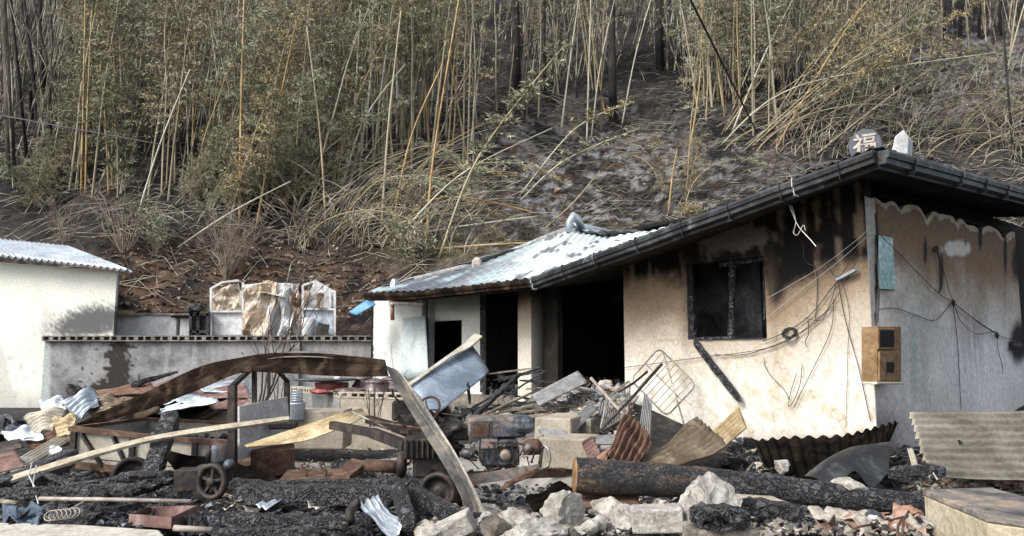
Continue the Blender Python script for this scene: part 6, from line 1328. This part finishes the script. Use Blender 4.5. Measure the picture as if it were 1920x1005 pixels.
tag(MB().tube([P(326, 990, 6.1), P(398, 994, 6.1)], .024, 8).build('pipe', 'pipe_grey'), 'short grey pipe lying at the end of the pale kerb', 'pipe')
tag(MB().tube([P(-20, 938, 7.0), P(32, 943, 6.9)], .022, 8).build('stick', 'wood'), 'short tan stick at the far left in front of the charred beam', 'stick')
tag(MB().tube([P(655, 980, 6.3), P(657, 958, 6.4), P(667, 944, 6.5), P(674, 941, 6.5)], .04, 10).build('bent_pipe', 'iron'), 'bent dark pipe stub beside the small grey tin sheet', 'pipe')
ty = thing('rusty_tray', 'shallow rusty square tray tilted on the embers', 'tray', P(300, 985, 6.5)); FLc, FRc, BRc, BLc = P(242, 964, 6.6), P(322, 970, 6.4), P(368, 948, 6.7), P(282, 950, 6.95)
for a, b in ((FLc, FRc), (FRc, BRc), (BRc, BLc), (BLc, FLc)): MB().hexa([a - Zv(.09), b - Zv(.09), b - Zv(.09) + Vector((.004, .012, 0)), a - Zv(.09) + Vector((.004, .012, 0)), a, b, b + Vector((.004, .012, 0)), a + Vector((.004, .012, 0))]).build('side', 'red_rust_sheet', ty)
MB().add([p - Zv(.085) for p in (FLc, FRc, BRc, BLc)], [(0, 1, 2, 3)]).build('bottom', 'rust_iron', ty, solid=.006)
tag(sheet_mb([(5, 980, 6.5), (72, 982, 6.4), (78, 952, 6.7), (8, 955, 6.8)], waves=0, crumple=.10, cs=2, nv=14).build('blue_cloth', 'fabric_blue', solid=.01), 'crumpled dark blue cloth behind the pale kerb', 'cloth')
mb = MB(); c0 = P(95, 974, 6.4)
for k in range(6): mb.tube([c0 + Vector((k * .025 + .05 * math.cos(a), .02 * k + .03 * math.sin(a), 0.03 + .035 * math.sin(a))) for a in [2 * math.pi * q / 12 for q in range(13)]], .005, 5, cap=False)
tag(mb.build('coil_spring', 'pipe_grey'), 'coil of pale wire beside the blue cloth', 'coil')
for k, (a, b, m, l) in enumerate((((68, 872, 7.7), (72, 945, 7.2), 'wire_pale', 'pale wire hanging off the batten at left'), ((60, 868, 7.7), (66, 915, 7.4), 'wire_pale', 'shorter pale wire looped on the batten'))):
    tag(MB().tube([P(*a), P(a[0] - 6, (a[1] + b[1]) / 2, a[2] - .2), P(*b)], .006, 5).build('wire', m), l, 'wire')
tag(MB().tube([P(1745, 905, 6.6), P(1742, 893, 6.6), P(1750, 887, 6.6), P(1758, 900, 6.5)], .008, 6).build('wire_hoop', 'rack_metal'), 'small bent wire hoop behind the sandy block', 'wire hoop')
for k, (x, y) in enumerate(((1682, 975), (1692, 965))): tag(MB().tube([P(x, y + 40, 5.4), P(x + 2, y + 10, 5.5), P(x + 12, y - 6, 5.6)], .009, 6).build('reinforcing_bar', 'rust_iron'), ['rusty bar sticking up left of the sandy block', 'second rusty bar sticking up nearest the sandy block'][k], 'metal bar')
tag(MB().tube([P(1600, 990, 5.6), P(1650, 980, 5.8), P(1725, 962, 6.0)], .008, 6).build('reinforcing_bar', 'rust_iron'), 'thin rusty bar lying over the pale shards', 'metal bar')
# ------------------------------------------------------------------ scattered pieces
rr_ = random.Random(3)
# roof tiles on the porch rubble: copies of three tiles
def tile_proto(m, nw, w_, l_):
    c = [Vector((-w_ / 2, -l_ / 2, 0)), Vector((w_ / 2, -l_ / 2, 0)), Vector((w_ / 2, l_ / 2, 0)), Vector((-w_ / 2, l_ / 2, 0))]
    o = sheet_mb(c, waves=nw, amp=.02, nv=2).build('roof_tile', m, None, solid=.014); return o
pts_ = [tile_proto('clay_orange', 2, .30, .26), tile_proto('tile_grey', 3, .34, .30), tile_proto('tile_ash', 2, .28, .24)]
names_ = [('orange clay roof tile lying loose in the porch rubble', 'orange tiles in the porch rubble'), ('grey wavy roof tile lying loose in the porch rubble', 'grey tiles in the porch rubble'), ('ash coloured broken roof tile in the porch rubble', 'ash coloured tiles in the porch rubble')]
first = [True] * 3
def place_tile(px, py, k, dz=.05):
    g = GH(px, py); o = pts_[k]
    if first[k]: first[k] = False
    else: o = o.copy(); C.objects.link(o)
    o.location = g + Zv(dz + rr_.uniform(0, .05)); o.rotation_euler = (rr_.gauss(.25, .3), rr_.gauss(0, .3), rr_.uniform(-1.2, 1.2)); s = rr_.uniform(.55, 1.0); o.scale = (s, s * rr_.uniform(.7, 1), s)
    tag(o, names_[k][0], 'roof tile', names_[k][1])
for _ in range(125):
    x = rr_.uniform(935, 1170); y = rr_.uniform(742, 815)
    if x < 960 and y < 760: continue
    place_tile(x, y, rr_.choice([0, 1, 2, 2, 1]))
for x, y in ((950, 765), (965, 762), (945, 775), (1000, 772), (1012, 768), (985, 778), (1150, 790), (760, 842), (790, 850), (775, 870)): place_tile(x, y, 0, .04)
# broken concrete lumps: copies of five lumps
lump = [rock_mb((0, 0, 0), (.13, .11, .09), 70 + k, 8, 3, .10).build('concrete_lump', ['concrete', 'concrete', 'concdark', 'concrete', 'step'][k]) for k in range(5)]
fl_ = [True] * 5
def place_lump(px, py, s, grp, k=None):
    g = GH(px, py); k = rr_.randrange(5) if k is None else k; o = lump[k]
    if fl_[k]: fl_[k] = False
    else: o = o.copy(); C.objects.link(o)
    o.location = g + Zv(.03 * s); o.rotation_euler = (rr_.uniform(-.6, .6), rr_.uniform(-.6, .6), rr_.uniform(0, 6)); o.scale = (s * rr_.uniform(.8, 1.3), s * rr_.uniform(.7, 1.1), s * rr_.uniform(.6, 1.0))
    tag(o, grp[0], 'concrete lump', grp[1])
ga = ('fist sized pale concrete lump in the foreground rubble', 'concrete lumps in the foreground'); gb = ('concrete lump among the tiles of the porch rubble', 'lumps in the porch rubble'); gc = ('small lump in the rubble beside the long grey sheet', 'lumps beside the long grey sheet')
for _ in range(75): place_lump(rr_.uniform(770, 1400), rr_.uniform(965, 1020), rr_.uniform(.35, 1.05), ga)
for _ in range(30): place_lump(rr_.uniform(1380, 1740), rr_.uniform(955, 1010), rr_.uniform(.25, .7), ga)
for _ in range(34): place_lump(rr_.uniform(960, 1180), rr_.uniform(720, 800), rr_.uniform(.5, 1.3), gb)
for _ in range(30): place_lump(rr_.uniform(1560, 1960), rr_.uniform(893, 925), rr_.uniform(.25, .6), gc)
# pale shards at the lower right
sh_ = [sheet_mb([Vector((-.12, -.08, 0)), Vector((.12, -.06, 0)), Vector((.10, .08, 0)), Vector((-.11, .09, 0))], waves=0, crumple=.05, cs=1.5, nv=5, seed=k * 3, archu=.03).build('broken_shard', ['copepale', 'white_panel', 'clay_orange', 'tile_ash'][k], None, solid=.012) for k in range(4)]
fs_ = [True] * 4
for _ in range(110):
    k = rr_.choice([0, 0, 1, 3, 3, 2] if _ < 90 else [2, 0, 3]); o = sh_[k]
    if fs_[k]: fs_[k] = False
    else: o = o.copy(); C.objects.link(o)
    g = GH(rr_.uniform(1500, 1740), rr_.uniform(945, 1008)) if _ < 70 else (GH(rr_.uniform(1770, 1950), rr_.uniform(888, 925)) if _ < 95 else GH(rr_.uniform(1000, 1180), rr_.uniform(730, 800)))
    o.location = g + Zv(rr_.uniform(.02, .08)); o.rotation_euler = (rr_.gauss(.2, .5), rr_.gauss(0, .4), rr_.uniform(0, 6)); s = rr_.uniform(.4, 1.1); o.scale = (s, s, s)
    tag(o, ['cream plaster shard in the heap beside the sandy block', 'white ceramic shard in the heap beside the sandy block', 'orange clay shard in the heap beside the sandy block', 'ash grey shard in the heap beside the sandy block'][k] if _ < 0 else ['cream curved shard lying loose in the rubble', 'white shard lying loose in the rubble', 'orange clay shard lying loose in the rubble', 'ash grey shard lying loose in the rubble'][k], 'shard', ['cream shards', 'white shards', 'orange shards', 'ash grey shards'][k])
# what nobody could count
rg = np.random.default_rng(21)
def reg_pos(regs, lift=.015, hf=0.0):
    ws = np.array([r[4] for r in regs], float); ws /= ws.sum()
    def f():
        r = regs[rg.choice(len(regs), p=ws)]; g = GH(rg.uniform(r[0], r[1]), rg.uniform(r[2], r[3])); return (g.x, g.y, g.z + lift + abs(rg.normal(0, hf)))
    return f
V, F = chips(11000, reg_pos([(-60, 820, 898, 1010, 6), (820, 1400, 915, 1010, 1.5), (1370, 1960, 850, 1000, 3), (1380, 1500, 815, 880, 1.2), (850, 990, 690, 800, 1.0), (180, 330, 880, 930, .6)], .012, .02), .032, rg, .7)
tag(link('charred_debris', npmesh('charred_debris', V, F, 'charrough')), 'black charred crumbs and embers covering the foreground ground', 'charred debris', kind='stuff')
V, F = chips(2600, reg_pos([(-60, 820, 900, 1005, 4), (850, 1010, 690, 810, 3), (1370, 1700, 840, 960, 2)], .02, .03), .075, rg, .5)
tag(link('burnt_lumps', npmesh('burnt_lumps', V, F, 'char')), 'larger burnt wood lumps strewn in the ash', 'burnt lumps', kind='stuff')
V, F = chips(4600, reg_pos([(760, 1750, 945, 1012, 5), (1560, 1960, 882, 930, 2.5), (940, 1190, 715, 820, 3), (560, 1000, 840, 900, .5), (1380, 1700, 860, 930, .6), (0, 820, 900, 1000, 1.1)], .015, .02), .030, rg, .6)
tag(link('pale_rubble', npmesh('pale_rubble', V, F, 'crumb')), 'pale crumbs of concrete and plaster between the larger pieces', 'rubble', kind='stuff')
V, F = chips(900, reg_pos([(940, 1190, 725, 815, 3), (1700, 1960, 885, 925, 1.5), (1500, 1740, 950, 1005, 1)], .02, .02), .040, rg, .5)
tag(link('brick_crumbs', npmesh('brick_crumbs', V, F, 'clay_orange')), 'orange crumbs of clay tile in the rubble', 'rubble', kind='stuff')
V, F = chips(700, lambda: (lambda q, w_: tuple(lerp(lerp(TA, TB, q), lerp(TE_, TD, q), w_) - Zv(.26 - abs(rg.normal(0, .05)))))(rg.uniform(.15, .75), rg.uniform(.1, .95)), .05, rg, .6)
tag(link('ember_load', npmesh('ember_load', V, F, 'charrough')), 'black embers heaped inside the trailer bed', 'embers', kind='stuff')
for _ in range(64):
    reg_ = [(0, 430, 900, 990), (430, 830, 905, 1000), (0, 330, 885, 930), (1390, 1720, 855, 975)][_ % 4]; x = rr_.uniform(reg_[0], reg_[1]); y = rr_.uniform(reg_[2], reg_[3]); g = GH(x, y) + Zv(.04); a_ = rr_.gauss(0, .6); L_ = rr_.uniform(.25, .9)
    q = g + Vector((math.cos(a_) * L_, math.sin(a_) * L_ * .7, rr_.gauss(.04, .08))); s_ = rr_.uniform(.035, .085)
    tag(beam_mb(g, q, s_, s_ * rr_.uniform(.5, .9), seed=_ * 3, rough=.35, seg=14, taper=rr_.uniform(.5, 1)).build('charred_stick', 'char'), 'short charred stick lying in the foreground ash', 'charred stick', 'charred sticks in the foreground ash')
gt = ('small crumpled tin scrap lying in the ash', 'tin scraps in the ash')
ts_ = [sheet_mb([Vector((-.10, -.06, 0)), Vector((.12, -.05, 0)), Vector((.10, .07, 0)), Vector((-.11, .06, 0))], waves=k, amp=.008, crumple=.05, cs=1.6, nv=6, seed=k * 5 + 2).build('tin_scrap', m, None, solid=.004) for k, m in ((0, 'grey_channel'), (3, 'pale_sheet'), (0, 'rusty_sheet'), (2, 'galvanised_sheet'))]
ft_ = [True] * 4
for _ in range(46):
    k = _ % 4; o = ts_[k]
    if ft_[k]: ft_[k] = False
    else: o = o.copy(); C.objects.link(o)
    reg_ = [(20, 420, 900, 990), (430, 860, 900, 990), (1390, 1700, 850, 950)][_ % 3]; g = GH(rr_.uniform(reg_[0], reg_[1]), rr_.uniform(reg_[2], reg_[3]))
    o.location = g + Zv(rr_.uniform(.05, .12)); o.rotation_euler = (rr_.gauss(.3, .4), rr_.gauss(0, .4), rr_.uniform(0, 6)); s = rr_.uniform(.4, 1.1); o.scale = (s * 1.3, s, s); tag(o, gt[0], 'tin scrap', gt[1])
V, F = chips(9000, reg_pos([(-60, 830, 895, 1010, 5), (1370, 1720, 850, 975, 2), (860, 1000, 700, 800, 1)], .03, .04), .017, rg, .6)
tag(link('fine_embers', npmesh('fine_embers', V, F, 'charrough')), 'fine glinting embers and ash flakes over the foreground', 'embers', kind='stuff')
def floorpos():
    q = fo + A * rg.uniform(3.9, 7.4) + Bv * rg.uniform(.2, 2.2); return (q.x, q.y, .83 + abs(rg.normal(0, .12)))
V, F = chips(1500, floorpos, .055, rg, .6); tag(link('porch_debris', npmesh('porch_debris', V, F, 'charrough')), 'debris covering the porch floor', 'debris', kind='stuff')
V, F = chips(1500, lambda: (rg.uniform(-13, -8.5), rg.uniform(9.5, 14), rg.uniform(.0, .45)), .16, rg, .5); tag(link('stone_heap', npmesh('stone_heap', V, F, 'charrough')), 'heap of burnt stones at the far left below the outbuilding', 'stones', kind='stuff')
# twigs and splinters in the debris
mbt = MB()
for _ in range(620):
    reg_ = rr_.choice([(0, 820, 905, 1000), (860, 1180, 700, 800), (1380, 1900, 860, 960), (440, 800, 880, 960)]); g = GH(rr_.uniform(reg_[0], reg_[1]), rr_.uniform(reg_[2], reg_[3])); a = rr_.uniform(0, 6.28); L_ = rr_.uniform(.1, .45)
    q = g + Vector((math.cos(a) * L_, math.sin(a) * L_ * .6, rr_.uniform(.0, .12))); mbt.beam(g + Zv(.04), q + Zv(.04), rr_.uniform(.008, .022), rr_.uniform(.006, .012))
tag(link('wood_splinters', npmesh('wood_splinters', np.array([tuple(v) for v in mbt.v]), np.array(mbt.f), 'wood')), 'splinters of grey wood strewn over the ash', 'splinters', kind='stuff')
